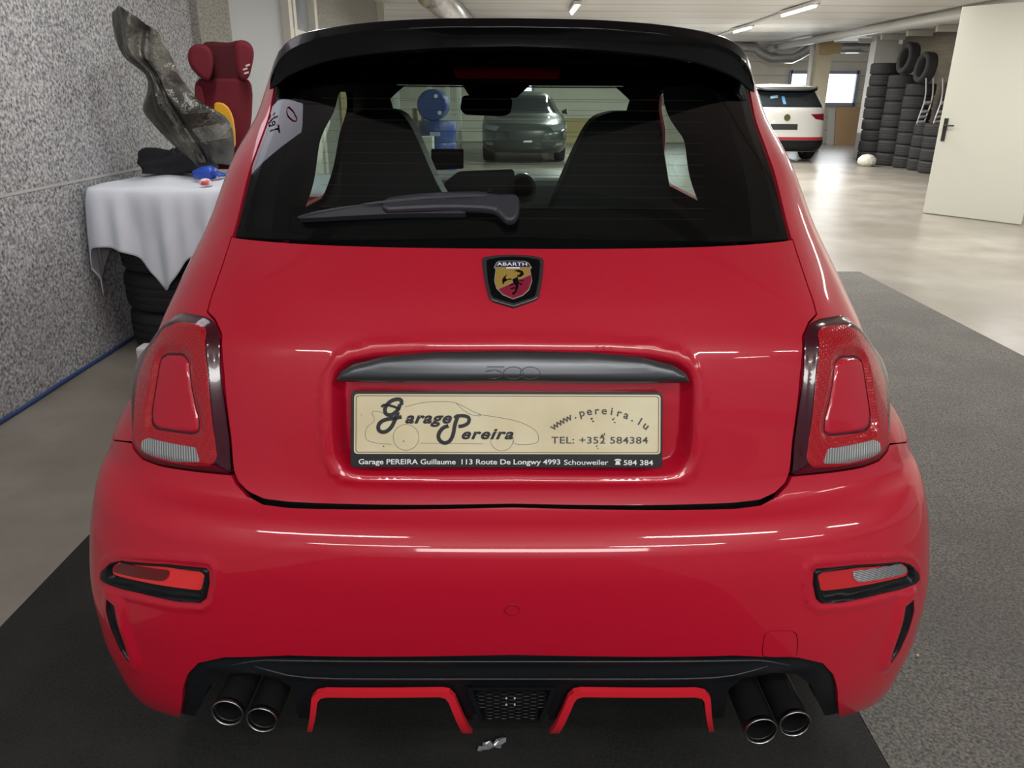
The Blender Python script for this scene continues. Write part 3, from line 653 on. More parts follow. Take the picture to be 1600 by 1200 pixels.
f = [(i*m_+j, (i+1)*m_+j, (i+1)*m_+(j+1) % m_, i*m_+(j+1) % m_) for i in range(NX-1) for j in range(m_)]+[tuple(range(m_)), tuple(range((NX-1)*m_, NX*m_))[::-1]]
q = MB(); q.add(v, f); spo = q.build('roof_spoiler', black_gloss, car, smooth=True, bevel=.003, base=CB, angle=28); spo['label'] = 'gloss black roof spoiler'
# --- diffuser
dif_r = [(348, 1020), (448, 1022), (490, 1033), (508, 1054), (514, 1080), (518, 1122), (509, 1136), (497, 1137), (488, 1110), (475, 1078), (448, 1060), (413, 1056), (366, 1068), (344, 1087), (333, 1146), (320, 1150), (309.5, 1150), (302, 1096), (288, 1089), (110, 1089), (98, 1096), (73, 1153), (60, 1150), (62, 1128)]
zc_ = lambda y: sk.inv(0, y)[1]
aw0, aw1 = sk.inv(455, 1045)[0], sk.inv(492, 1060)[0]
dz = [zc_(y) for y in (1160, 1125, 1090, 1078, 1070, 1066, 1062, 1050, 1043, 1039.5, 1036, 1023)]; dv = [-.020, -.014, -.014, -.013, -.009, -.008, -.010, -.014, -.011, -.010, -.020, -.028]
def D_d(a, z):
    w_ = sstep(np.abs(a), aw0, aw1); return pchip(dz, dv, z)*(1-w_)-.008*w_
dif_az = orient(both([(0, zc_(1021))]+sk.poly(dif_r)+[(0, zc_(1128))]))
dif = pan('diffuser', dif_az, black_plastic, D=D_d, step=.011, rings=(.003,), rstep=.007, skirt=.03); dif['label'] = 'black diffuser with honeycomb grille and red edging'
def ridge(pts, r=.0019):
    q = MB(); L_ = [sk.inv(*p) for p in pts]; L_ = [(-a, z) for a, z in L_[::-1]]+L_; A_ = np.array([a for a, z in L_]); Z_ = np.array([z for a, z in L_]); P_ = sk.P(A_, Z_, lambda a, z: D_d(a, z)+.0008)
    q.tube([Vector(p) for p in P_], r, 8); q.build('ridge', mat('ridge_plastic', (.03, .034, .04), .28), dif, smooth=True, base=CB)
ridge([(2, 1040)]+[(x, 1040) for x in range(30, 400, 30)]+[(410, 1042), (440, 1046)])
ridge([(2, 1066)]+[(x, 1066-.000*x) for x in range(30, 300, 30)]+[(320, 1064), (350, 1060), (380, 1054), (405, 1048)], .0016)
for sd in (1, -1):
    U = [(60, 1150), (88, 1088), (97, 1079.5), (108, 1077.5), (290, 1078), (304, 1081), (311, 1088), (319.5, 1150), (309, 1150), (302, 1095), (297, 1089), (286, 1087), (112, 1086.5), (103, 1089), (98, 1095), (73.5, 1153)]
    p = orient(sk.poly(U)); p = p if sd == 1 else orient(mir(p))
    panel(sk, 'red_edging', p, mat('red_trim', (.72, .018, .035), .35, 0, .5), dif, D=.004, step=.01, rings=(.002,), rstep=.006, skirt=.010, base=CB)
# honeycomb
q = MB(); cell = .0095
def dpt(a, z, o): return Vector(sk.P(np.array([a]), np.array([z]))[0])+Vector((0, -o, 0))
zt, zb = zc_(1076), zc_(1124)
pan('grille_backing', orient([(-.066, zt+.004), (.066, zt+.004), (.05, zb-.002), (-.05, zb-.002)]), black_matte, D=-.03, step=.02, rings=(), skirt=0)
gi = orient([(-.062, zt), (.062, zt), (.046, zb), (-.046, zb)])
bfr = MB()
hexr = .0062
for r_ in range(-1, 8):
    for c_ in range(-7, 8):
        cx, cz = c_*hexr*1.5*1.28, zb+r_*hexr*math.sqrt(3)+(hexr*math.sqrt(3)/2 if c_ % 2 else 0)
        hp = [(cx+hexr*1.28*math.cos(math.radians(60*k)), cz+hexr*math.sin(math.radians(60*k))) for k in range(6)]
        if all(sdf(gi, np.array([h[0]]), np.array([h[1]]))[0] > -.003 for h in hp):
            bfr.tube([dpt(h[0], h[1], -.002) for h in hp+hp[:1]], .0009, 5, cap=False)
bfr.build('honeycomb_grille', mat('grille_black', (.006, .006, .007), .5), dif, base=CB)
q = MB()
fr_ = offset(gi, .006); gi_r, fr_r = resample(gi, .02), resample(gi, .02)
hole_o = offset(gi_r, .007); n = len(gi_r)
q.add([dpt(a, z, .004) for a, z in hole_o]+[dpt(a, z, .004) for a, z in gi_r]+[dpt(a, z, -.02) for a, z in gi_r], [(i, (i+1) % n, n+(i+1) % n, n+i) for i in range(n)]+[(n+i, n+(i+1) % n, 2*n+(i+1) % n, 2*n+i) for i in range(n)])
q.build('grille_frame', black_plastic, dif, base=CB)
for dx, y in ((-8, 1089), (5, 1089), (-8, 1099), (5, 1099)):
    a, z = sk.inv(abs(dx), y); a = math.copysign(a, dx); q = MB(); q.lathe([(0, -.003), (.0016, -.0025), (.0018, 0), (0, 0)], 10, dpt(a, z, .002), 'Y'); q.build('screw', mat('screw_white', (.7, .7, .7), .3, .3), dif, base=CB)
# undertray and dark mouth behind the exhausts
q = MB(); q.box((0, 1.52, .33), (1.2, .02, .26)); q.box((0, 1.38, .452), (1.10, .34, .012)); q.box((0, 2.6, .25), (1.25, 2.2, .05)); q.build('undertray', black_matte, car, base=CB)
# --- exhausts
for ex, ey, rr in ((359, 1115, 25.3), (412.5, 1126, 24.7), (1194, 1144, 26.3), (1247, 1132.5, 25.4)):
    Y = 1.10; p = PY(ex, ey, Y); dd = Y*CP+(H-p.z)*SP; r = rr/F*dd; dirv = Vector((.03*(1 if ex > 800 else -1)*-1, 1, .02)).normalized(); R_ = Vector((0, 1, 0)).rotation_difference(dirv).to_matrix()
    q = MB(); q.lathe([(r*.985, .006), (r*.985, .42), (r*.80, .42), (r*.86, .01)], 40, (0, 0, 0), 'Y', closed=True); q.v = [tuple(R_ @ Vector(a)+p) for a in q.v]
    pipe = q.build('exhaust_pipe', mat('exhaust_black', (.018, .018, .019), .3, .3), car, smooth=True, base=CB, angle=35)
    q = MB(); q.lathe([(r*1.0, .010), (r*1.0, .001), (r*.975, -.001), (r*.90, .001), (r*.885, .012)], 40, (0, 0, 0), 'Y', closed=True); q.v = [tuple(R_ @ Vector(a)+p) for a in q.v]
    q.build('chrome_rim', mat('exhaust_rim', (.45, .45, .45), .25, 1), pipe, smooth=True, base=CB)
    q = MB(); q.lathe([(r*.84, .10), (0, .10)], 24, (0, 0, 0), 'Y'); q.v = [tuple(R_ @ Vector(a)+p) for a in q.v]; q.build('pipe_bore', black_matte, pipe, base=CB)
# --- interior: rear bench, front seats, dashboard, screen, mirror, wheel
q = MB(); q.box((0, 1.77, 1.434), (.98, .04, .05)); q.build('rear_header', interior, car, base=CB)
q = MB(); q.box((0, 1.95, .85), (1.1, .16, .52), Matrix.Rotation(math.radians(-8), 3, 'X')); q.box((0, 1.72, .98), (1.05, .5, .03)); q.build('rear_bench', interior, car, bevel=.03, base=CB)
seat_m = mat('seat_black', (.016, .016, .018), .6)
def seat(prof, Y, dpth):
    q = MB(); n = len(prof); q.prism(prof, lambda x, y: PY(x, y, Y), lambda x, y: PY(x, y, Y)+Vector((0, dpth, 0))); return q
sl = chaikin([(536, 345), (538, 260), (541, 205), (549, 184), (570, 172), (600, 170), (628, 175), (643, 192), (658, 222), (672, 255), (688, 290), (705, 318), (712, 345)], 2, False)
sr = chaikin([(860, 345), (872, 310), (888, 270), (905, 232), (922, 198), (938, 180), (965, 173), (1000, 173), (1025, 183), (1036, 205), (1043, 240), (1050, 285), (1058, 320), (1060, 345)], 2, False)
for s_ in (sl, sr):
    q = seat(s_, 2.30, .13); o = q.build('front_seat', seat_m, car, smooth=True, bevel=.035, seg=4, base=CB, angle=40)
    b = [PY(x, y, 2.30) for x, y in s_]; xs_ = [p.x for p in b]; q = MB(); q.box(((min(xs_)+max(xs_))/2, 2.55, .78), (.46, .55, .16)); q.box(((min(xs_)+max(xs_))/2, 2.39, .86), (.44, .12, .36)); q.build('seat_cushion', seat_m, o, bevel=.03, base=CB)
q = MB(); q.box((0, 3.33, 1.0), (1.15, .36, .13)); q.build('dashboard', mat('dash_grey', (.22, .23, .23), .4), car, bevel=.03, base=CB)
q = MB(); q.prism(soft([(722, 268), (806, 264), (810, 268), (811, 345), (700, 345), (700, 285)], 5), lambda x, y: PY(x, y, 3.02), lambda x, y: PY(x, y, 3.14)); d_ = q.build('centre_console', mat('console_black', (.012, .012, .014), .35), car, bevel=.006, base=CB)
q = MB(); q.prism(soft([(679, 233), (730, 233), (730, 264), (679, 267)], 3), lambda x, y: PY(x, y, 2.96), lambda x, y: PY(x, y, 2.99)); q.build('navigation_screen', mat('screen_dark', (.004, .004, .006), .15), car, bevel=.003, base=CB)
c_ = PY(822, 293, 3.02); q = MB(); q.lathe([(.040, 0), (.052, 0), (.052, .05), (.040, .05)], 28, c_, 'Y', closed=True); vn = q.build('air_vent', mat('vent_ring', (.10, .10, .11), .25, .6), car, smooth=True, base=CB, angle=30)
q = MB(); q.lathe([(.041, .02), (0, .02)], 28, c_, 'Y')
for k in range(-3, 4): q.box(c_+Vector((k*.011, .012, 0)), (.003, .02, .07))
q.build('vent_slats', interior, vn, base=CB)
q = MB(); q.tube([PY(802+(x-802), y, 2.78) for x, y in [(978+84*math.cos(t), 345+55*math.sin(t)) for t in [k*2*math.pi/32 for k in range(33)]]], .014, 8, cap=False); q.build('steering_wheel', interior, car, smooth=True, base=CB)
q = MB(); q.prism(soft([(727, 150), (795, 146), (806, 156), (803, 178), (790, 182), (732, 180), (724, 172)], 6), lambda x, y: PY(x, y, 2.9), lambda x, y: PY(x, y, 2.93)); q.prism([(724, 128), (838, 128), (812, 153), (740, 153)], lambda x, y: PY(x, y, 2.96), lambda x, y: PY(x, y, 3.0)); q.build('rear_view_mirror', interior, car, bevel=.003, base=CB)
for sd in (1, -1):
    for yy in (1.79, 4.08):
        make_wheel(car, sd*.70, yy, .305, CB, sd)
        arch = MB(); n = 20
        arch.add([(sd*x, yy+.343*math.cos(math.radians(-10+200*k/n)), .3+.343*math.sin(math.radians(-10+200*k/n))) for k in range(n+1) for x in (.55, .835)], [(2*k, 2*k+1, 2*k+3, 2*k+2) for k in range(n)])
        arch.build('arch_liner', black_matte, car, base=CB)
    hl = [(sk.a_of_xf(.52, .72), .72)]; az = disc(sk.a_of_xf(.60, .70), .70, .075)
    panel(sk, 'headlamp', orient(az if sd == 1 else mir(az)), mat('headlamp_glass', (.6, .62, .65), .08, .6), car, D=.006, step=.03, rings=(), base=CB)
    m = MB(); m.lathe([(0, -.05), (.06, -.04), (.085, 0), (.08, .05), (0, .055)], 20, (0, 0, 0), 'Y'); m.v = [(p[0]*1.05+sd*.92, p[1]+3.05, p[2]+1.02) for p in m.v]; m.box((sd*.80, 3.08, .98), (.14, .04, .04)); m.build('door_mirror', paint, car, smooth=True, base=CB, angle=40)
# ================================================================== the hall (setting)
def tex_mat(name, c0, c1, scale, lo, hi, rough, bumpd=0, vor=False, c2=None, s2=2., f2=.3, stretch=(1, 1, 1), spec=.5):
    m = bpy.data.materials.new(name); m.use_nodes = True; nt = m.node_tree; p = nt.nodes['Principled BSDF']; p.inputs['Roughness'].default_value = rough; p.inputs['Specular IOR Level'].default_value = spec
    tc = nt.nodes.new('ShaderNodeTexCoord'); mp = nt.nodes.new('ShaderNodeMapping'); mp.inputs['Scale'].default_value = stretch; nt.links.new(tc.outputs['Object'], mp.inputs[0])
    n = nt.nodes.new('ShaderNodeTexNoise'); n.inputs['Scale'].default_value = scale; n.inputs['Detail'].default_value = 6; n.inputs['Roughness'].default_value = .65; nt.links.new(mp.outputs[0], n.inputs['Vector'])
    r = nt.nodes.new('ShaderNodeValToRGB'); r.color_ramp.elements[0].position = lo; r.color_ramp.elements[1].position = hi; r.color_ramp.elements[0].color = (*c0, 1); r.color_ramp.elements[1].color = (*c1, 1)
    nt.links.new(n.outputs['Fac'], r.inputs[0]); out = r.outputs[0]
    if c2:
        n2 = nt.nodes.new('ShaderNodeTexNoise'); n2.inputs['Scale'].default_value = s2; n2.inputs['Detail'].default_value = 3; nt.links.new(mp.outputs[0], n2.inputs['Vector'])
        r2 = nt.nodes.new('ShaderNodeValToRGB'); r2.color_ramp.elements[0].position = .42; r2.color_ramp.elements[1].position = .62; r2.color_ramp.elements[0].color = (0, 0, 0, 1); r2.color_ramp.elements[1].color = (f2, f2, f2, 1)
        nt.links.new(n2.outputs['Fac'], r2.inputs[0]); mx = nt.nodes.new('ShaderNodeMix'); mx.data_type = 'RGBA'; nt.links.new(r2.outputs[0], mx.inputs[0]); nt.links.new(out, mx.inputs[6]); mx.inputs[7].default_value = (*c2, 1); out = mx.outputs[2]
    nt.links.new(out, p.inputs['Base Color'])
    if bumpd:
        b = nt.nodes.new('ShaderNodeBump'); b.inputs['Distance'].default_value = bumpd; b.inputs['Strength'].default_value = .6; nt.links.new(n.outputs['Fac'], b.inputs['Height']); nt.links.new(b.outputs[0], p.inputs['Normal'])
    MATS[name] = m; return m
wool = tex_mat('wood_wool_wall', (.09, .095, .10), (.62, .64, .66), 62, .36, .66, .9, .006, c2=(.30, .31, .33), s2=1.1, f2=.25)
wool2 = tex_mat('pillar_speckle', (.20, .20, .18), (.42, .42, .38), 60, .38, .62, .9, .004)
concrete = tex_mat('floor_concrete', (.185, .168, .142), (.31, .29, .26), 1.6, .3, .7, .30, 0, c2=(.15, .13, .10), s2=.9, f2=.45, spec=.6)
carpet_dark = tex_mat('carpet_dark', (.004, .004, .004), (.022, .022, .021), 150, .38, .72, .95, .004, c2=(.03, .03, .029), s2=5, f2=.25)
carpet_grey = tex_mat('carpet_grey', (.05, .048, .044), (.21, .20, .185), 130, .36, .70, .95, .004, c2=(.07, .065, .06), s2=2.5, f2=.35)
cream = mat('cream_wall', (.68, .65, .58), .8, noise=(2, (.74, .71, .65), .3, .7))
white_door = mat('door_white', (.50, .50, .44), .5)
grey_door = mat('door_grey', (.40, .42, .44), .5)
panel_wall = tex_mat('panel_wall', (.66, .63, .54), (.74, .70, .62), 3, .3, .7, .7)
def seams(m, axis, scale, depth=.5):
    nt = m.node_tree; p = nt.nodes['Principled BSDF']; src = p.inputs['Base Color'].links[0].from_socket; tc = nt.nodes['Texture Coordinate']
    sx = nt.nodes.new('ShaderNodeSeparateXYZ'); nt.links.new(tc.outputs['Object'], sx.inputs[0]); mm = nt.nodes.new('ShaderNodeMath'); mm.operation = 'MULTIPLY'; mm.inputs[1].default_value = scale
    nt.links.new(sx.outputs[axis], mm.inputs[0]); fr = nt.nodes.new('ShaderNodeMath'); fr.operation = 'FRACT'; nt.links.new(mm.outputs[0], fr.inputs[0])
    lt = nt.nodes.new('ShaderNodeMath'); lt.operation = 'LESS_THAN'; lt.inputs[1].default_value = .06; nt.links.new(fr.outputs[0], lt.inputs[0]); k = nt.nodes.new('ShaderNodeMath'); k.operation = 'MULTIPLY'; k.inputs[1].default_value = depth; nt.links.new(lt.outputs[0], k.inputs[0])
    mx = nt.nodes.new('ShaderNodeMix'); mx.data_type = 'RGBA'; nt.links.new(k.outputs[0], mx.inputs[0]); nt.links.new(src, mx.inputs[6]); mx.inputs[7].default_value = (.12, .11, .10, 1); nt.links.new(mx.outputs[2], p.inputs['Base Color'])
seams(panel_wall, 2, 2.6, .45)
ceil_m = tex_mat('ceiling_panel', (.60, .60, .58), (.74, .74, .72), 1.2, .3, .7, .6, stretch=(.3, 2, 1)); seams(ceil_m, 1, .85, .5)
plank = tex_mat('brown_planks', (.16, .125, .085), (.30, .25, .18), 3, .3, .7, .6, stretch=(1, .4, 3)); seams(plank, 2, 5, .6)
XL = -2.27; CZ = 2.78; YF = 24.6; XR = 12.
struct('floor', MB().box((4.8, 9.8, -.05), (14.6, 29.9, .1)), concrete)
struct('ceiling', MB().box((4.0, 10.0, CZ+.05), (16.2, 29.6, .1)), ceil_m)
wl = struct('wall_left', MB().box((XL-.1, 1.1, .47), (.2, 9.7, .934)).box((XL-.1, 1.1, 1.865), (.2, 9.7, 1.83)), wool)
struct('trim_1', MB().box((XL-.097, 1.1, .943), (.2, 9.7, .013)), mat('seam_pale', (.45, .45, .45), .7))
struct('wall_pillar', MB().box((XL-.06, 6.28, CZ/2), (.22, .66, CZ)), wool2)
d1 = struct('door_1', MB().box((XL-.12, 7.55, 1.35), (.12, 1.85, 2.7)), grey_door)
w1 = struct('window_1', MB().box((XL-.06, 8.53, CZ/2), (.16, .12, CZ)).box((XL-.06, 8.78, CZ/2), (.12, .1, CZ)).box((XL-.06, 9.62, CZ/2), (.16, .12, CZ)).box((XL-.06, 9.1, 1.0), (.10, 1.0, 2.0)).box((XL-.06, 9.1, 2.72), (.10, 1.0, .12)), mat('frame_white', (.75, .73, .66), .5))
p_ = mesh('window_pane', [(XL-.06, 8.83, 2.0), (XL-.06, 9.56, 2.0), (XL-.06, 9.56, 2.66), (XL-.06, 8.83, 2.66)], [(0, 1, 2, 3)], mat('pane_grey', (.30, .34, .38), .1), w1)
struct('wall_side', MB().box((XL-.1, 11.9, CZ/2), (.2, 4.4, CZ)), wool2)
struct('trim_3', MB().box((XL+.01, 12.2, .95), (.04, 3.2, 1.9)), mat('ochre_board', (.42, .34, .16), .7))
struct('wall_rear', MB().box((-3.1, 14.05, CZ/2), (1.9, .1, CZ)).box((-4.0, 19.3, CZ/2), (.1, 10.6, CZ)), cream)
# far wall with four windows
wins = []
daylit = mat('daylit_pane', (.93, .97, 1), .2, emit=1.7)
for x0, x1 in ((804, 832), (988, 1003), (1037, 1078), (1231, 1266), (1287, 1336)):
    wins.append((PY(x0, 135, YF).x, PY(x1, 135, YF).x))
zb_, zt_ = 1.14, 2.03; q = MB(); xs_ = [-4.1]+[t for ab_ in wins for t in ab_]+[XR+.1]
for i in range(0, len(xs_), 2): q.box(((xs_[i]+xs_[i+1])/2, YF+.1, CZ/2), (xs_[i+1]-xs_[i], .2, CZ))
for a_, b_ in wins: q.box(((a_+b_)/2, YF+.1, zb_/2), (b_-a_, .2, zb_)).box(((a_+b_)/2, YF+.1, (zt_+CZ)/2), (b_-a_, .2, CZ-zt_))
struct('wall_front', q, panel_wall)
for i, (a_, b_) in enumerate(wins):
    area('window_daylight', ((a_+b_)/2, YF-.12, (zb_+zt_)/2), (math.radians(-90), 0, 0), b_-a_, zt_-zb_, 12*(b_-a_)/.9, (.92, .96, 1))
    q = MB()
    for xx in (a_, b_): q.box((xx, YF-.01, (zb_+zt_)/2), (.09, .12, zt_-zb_+.12))
    for z_ in (zb_, zt_): q.box(((a_+b_)/2, YF-.01, z_), (b_-a_, .12, .09))
    wn = struct(f'window_{i+2}', q, mat('frame_bluegrey', (.33, .36, .45), .5))
    mesh('window_pane', [(a_, YF+.02, zb_), (b_, YF+.02, zb_), (b_, YF+.02, zt_), (a_, YF+.02, zt_)], [(0, 1, 2, 3)], daylit, wn)
struct('wall_right', MB().box((8.95, 15.7, CZ/2-.06), (.14, 7.0, CZ-.12)).box((8.9, 15.7, 2.72), (.3, 7.0, .12)), plank)
struct('wall_partition', MB().box((10.5, 19.25, CZ/2), (3.0, .1, CZ)).box((XR+.05, 22, CZ/2), (.1, 5.4, CZ)), cream)
struct('wall_door_side', MB().box((6.05, 5.9, CZ/2), (.2, 5.6, CZ)).box((7.5, 12.25, CZ/2), (2.8, .1, CZ)) if False else MB().box((6.05, 5.9, CZ/2), (.2, 5.6, CZ)), cream)
struct('beam_1', MB().box((8.62, 15.5, 2.66), (.5, 7.4, .22)), mat('beam_white', (.60, .60, .55), .6)) if False else None
# carpets
q = MB(); q.box(((XL*0-1.40+.825)/2, 2.0, .003), (2.225, 8.7, .006)); dk = q.build('dark_carpet', carpet_dark); tag(dk, 'dark charcoal carpet runner on the floor under the red car', 'carpet')
q = MB(); q.box(((.83+2.90)/2, 2.0, .003), (2.07, 8.7, .006)); gk = q.build('grey_carpet', carpet_grey); tag(gk, 'worn grey carpet lying to the right of the red car', 'carpet')
q = MB(); pts = [(XL+.012, y, .012+.002*math.sin(y*9)) for y in np.linspace(2.2, 5.9, 30)]; q.tube(pts, .009, 8); tag(q.build('blue_cable', mat('cable_blue', (.02, .06, .20), .5), smooth=True), 'thin blue cable running along the foot of the speckled wall', 'cable')
# lamps in the ceiling, and an added fill lamp behind the camera
wl_ = thing('tailgate_fill_lamp', 'unseen white lamp added behind the viewer to light the tailgate', 'lamp', (.3, -2.66, 2.22), rot=(math.radians(68), 0, 0))  # unseen lamp, housing and rods included, added to light the tailgate
q = MB(); q.box((0, 0, .06), (2.3, .56, .06)); q.build('housing', mat('fixture_white', (.7, .7, .68), .5), wl_, bevel=.01)
area('tailgate_fill_light', (.3, -2.6, 2.2), (math.radians(68), 0, 0), 2.2, .5, 42, (1, .98, .95))
for x_ in (-.9, .9):
    q = MB(); q.tube([(x_, 0, .08), (x_, .5, .30)], .008, 6); q.build('fill_lamp_rod', mat('fixture_white'), wl_)
tube_m = mat('tube_light', (1, .98, .94), emit=6)
body_m = mat('fixture_white', (.7, .7, .68), .5)
FX = 'fluorescent ceiling lamps'
def lamp(x, y, label, L=1.25, power=0, turned=False):
    t = thing('ceiling_lamp', label, 'lamp', (x, y, CZ-.1), math.pi/2 if turned else 0, group=FX)
    q = MB(); q.box((0, 0, .055), (.12, L+.06, .05)); q.build('housing', body_m, t)
    q = MB(); q.tube([(0, -L/2, .012), (0, L/2, .012)], .02, 10); q.build('light_tube', tube_m, t)
    if power: o = area('tube_glow', (x, y, CZ-.125), (0, 0, math.pi/2 if turned else 0), .07, L, power, (1, .97, .92))
    return t
pA = PZ(896, 14, CZ-.08); pB = PZ(1158, 44, CZ-.08); pC = PZ(1245, 14, CZ-.08)
lamp(pA.x, pA.y, 'short lit tube lamp on the ceiling just above the middle of the spoiler', 1.3, 120)
lamp(pB.x, pB.y, 'lit tube lamp at the far end of the ceiling rail', 1.3, 180)
lamp(pC.x, pC.y, 'lit tube lamp on the ceiling rail, nearer than the other one', 1.6, 190)
lamp(pA.x+.2, pA.y+5.5, 'faint lit tube lamp farthest back on the ceiling', 1.2, 150)
for x in (-1.4, 1.7, 4.4, 7.0):
    for y in (-2.3, -.7, 3.6, 7.4, 10.8):
        if x < 0 and y > 4: continue
        if x > 6 and y < 11-1: continue
        lamp(x, y, 'white fluorescent tube lamp on the ceiling near the red car', 1.5, (22 if y < 3 else 30 if y < 6 else 75)*(.6 if x < 0 else 1), y < 3)
q = MB(); d = (pC-pB).normalized(); q.tube([pB-d*4+Vector((0, 0, .05)), pC+d*8+Vector((0, 0, .05))], .03, 6); tag(q.build('lamp_rail', body_m), 'long thin white rail on the ceiling carrying tube lamps', 'rail')
# ducts, beam, column
silver = mat('silver_duct', (.55, .56, .57), .3, .85, bump=(12, .5, .02))
q = MB(); q.tube([(7.4, 4, 2.66), (7.4, YF-.2, 2.66)], .085, 12); tag(q.build('ceiling_pipe', mat('pipe_white', (.62, .62, .60), .4), smooth=True), 'long pale pipe running under the ceiling toward the far wall', 'pipe')
def pxs(l, Y): return [PY(x, y, Y) for x, y in l]
q = MB(); q.tube(pxs([(1120, 70), (1150, 71), (1178, 73), (1188, 82), (1200, 88), (1236, 88), (1248, 82), (1258, 76), (1266, 74)], 23.6), .15, 14); tag(q.build('spiral_duct', silver, smooth=True), 'silver ventilation duct dipping down left of the cream column', 'duct')
q = MB(); q.tube(pxs([(1303, 72), (1374, 71)], 23.4), .14, 14); tag(q.build('straight_duct', silver, smooth=True), 'short straight silver duct right of the cream column', 'duct')
q = MB(); q.tube([PX(672, -30, -1.1)*1.0 for _ in ()] or [Vector((PZ(693, 0, 2.55).x-.15, 11.0, 2.6)), Vector((PZ(712, 26, 2.55).x+.1, 20, 2.6))], .2, 16); tag(q.build('round_duct', silver, smooth=True), 'large silver duct under the ceiling above the left part of the spoiler', 'duct')
cA, cB = PY(1266, 105, 21.5).x, PY(1290, 105, 21.5).x
q = MB(); q.box(((cA+cB)/2, 21.5, CZ/2), (cB-cA, .5, CZ)); q.build('column_1', mat('column_cream', (.66, .60, .44), .7))['kind'] = 'structure'
q = MB(); q.box(((cA+cB)/2+.12, 21.2, 2.5), (.5, .12, .28)); tag(q.build('wood_block', mat('wood_pale', (.50, .38, .20), .6)), 'pale wooden block fixed at the top of the cream column', 'board')
q = MB(); q.tube([(cA-.12, 21.2, 0), (cA-.12, 21.2, CZ)], .06, 8); tag(q.build('white_downpipe', mat('pipe_white'), smooth=True), 'white pipe standing beside the cream column', 'pipe')
xp = PY(1381, 60, 18.9).x; q = MB(); q.box((xp+.05, 19.0, CZ/2), (.5, .3, CZ)); q.build('column_2', mat('column_grey', (.55, .56, .55), .6))['kind'] = 'structure'
q = MB(); q.box((8.35, 15.6, 2.70), (.9, 6.6, .14)); q.build('trim_2', mat('column_grey'))['kind'] = 'structure'
for k in range(6):
    q = MB(); q.box((8.1, 13.4+k*1.15, 2.56), (.5, .08, .10)); o = q.build('joist', mat('joist_grey', (.50, .49, .45), .6)); o['kind'] = 'structure'
# boards at the far wall
def lean(name, x0, x1, yt, yb, Y, m, label, cat):
    a, b = PZ(x0, yb, 0), PZ(x1, yb, 0); Yb = YF-.35; A = PY(x0, yb, Yb).x; B = PY(x1, yb, Yb).x; h = PY(x0, yt, YF-.1).z
    q = MB(); q.box(((A+B)/2, 0, h/2), (B-A, .02, h)); q.v = [(p[0], Yb+p[1]+.25*p[2]/h, p[2]) for p in q.v]; return tag(q.build(name, m), label, cat)
lean('plywood_board', 1303, 1342, 164, 221, YF, mat('plywood', (.55, .36, .20), .6), 'orange-brown plywood board leaning on the far wall under the window', 'board')
lean('white_board', 1291, 1302, 166, 221, YF, mat('board_white', (.6, .6, .56), .6), 'narrow white board leaning left of the plywood board', 'board')
# big white door standing open on the right
A, B = PZ(1443, 329, 0), PZ(1597, 347, 0); B = A+(B-A)*1.0; dv_ = (B-A); wd = dv_.length; ang = math.atan2(dv_.y, dv_.x); hd = 2.34
dr = bpy.data.objects.new('door_2', None); COL.objects.link(dr); dr.location = A; dr.rotation_euler = (0, 0, ang); dr['kind'] = 'structure'
q = MB(); q.box((wd/2, 0, hd/2+.01), (wd, .05, hd)); q.build('door_leaf', white_door, dr, bevel=.004)
hz = 1.055; q = MB(); q.box((.075, -.03, hz-.05), (.045, .012, .26)); q.tube([(.075, -.03, hz), (.075, -.075, hz), (.20, -.085, hz)], .010, 8); q.build('door_handle', mat('handle_dark', (.03, .03, .03), .35, .4), dr)
# ------------------------------------------------------------------ tyres
def tyre_mesh(name, R=.31, w_=.21):
    r = R*.62; q = MB(); pr = [(r, -w_*.36), (r*1.06, -w_*.45), (R*.84, -w_*.5), (R*.95, -w_*.46), (R*.99, -w_*.36)]
    for g in (-.2, 0, .2): pr += [(R, w_*(g-.045)), (R*.975, w_*(g-.03)), (R*.975, w_*(g+.03)), (R, w_*(g+.045))]
    pr += [(R*.99, w_*.36), (R*.95, w_*.46), (R*.84, w_*.5), (r*1.06, w_*.45), (r, w_*.36), (r*.97, 0)]
    q.lathe(pr, 36, (0, 0, 0), 'Z', closed=True); o = q.build(name, rubber, smooth=True, angle=50); return o.data, o
TM, first = tyre_mesh('tyre'); first_used = [False]
def tyre(x, y, z, label, group, rot=(0, 0, 0), s=(1, 1, 1)):
    o = first if not first_used[0] else first.copy()
    if first_used[0]: COL.objects.link(o)
    first_used[0] = True
    o.location = (x, y, z); o.rotation_euler = rot; o.scale = s; return tag(o, label, 'tyre', group)
ORD = ['bottom', 'second from the floor', 'third from the floor', 'fourth from the floor', 'fifth from the floor', 'sixth from the floor', 'seventh from the floor', 'eighth from the floor', 'ninth from the floor']
def stack(x, y, n, sz, where, group, R=1., jit=.012, z0=0):
    h = .21*sz
    for k in range(n):
        tyre(x+random.uniform(-jit, jit), y+random.uniform(-jit, jit), z0+h*(k+.5), f'black tyre, {"top" if k == n-1 else ORD[k]} in the {where}', group, (0, 0, random.random()*6), (R, R, sz))
G1 = 'tyres stacked at the brown plank wall'
def at_floor(px, py): return PZ(px, py, 0)
s1 = (PY(1362, 240, 17.9).x, 17.9); s2 = (PY(1392, 240, 17.1).x, 17.1); s3 = (PY(1416, 240, 16.5).x+.02, 16.46); s4 = (PY(1437, 240, 16.0).x, 15.90); s5 = (PY(1460, 240, 15.4).x, 15.30)
stack(*s1, 9, 1.08, 'tallest stack, nearest the window', G1, R=1.02)
stack(*s2, 7, 1.22, 'seven-high stack beside the tallest one', G1, R=1.0)
stack(*s3, 7, 1.10, 'third stack from the window', G1, R=.9)
stack(*s4, 4, 1.06, 'narrow low stack, second from the white door', G1, R=.8)
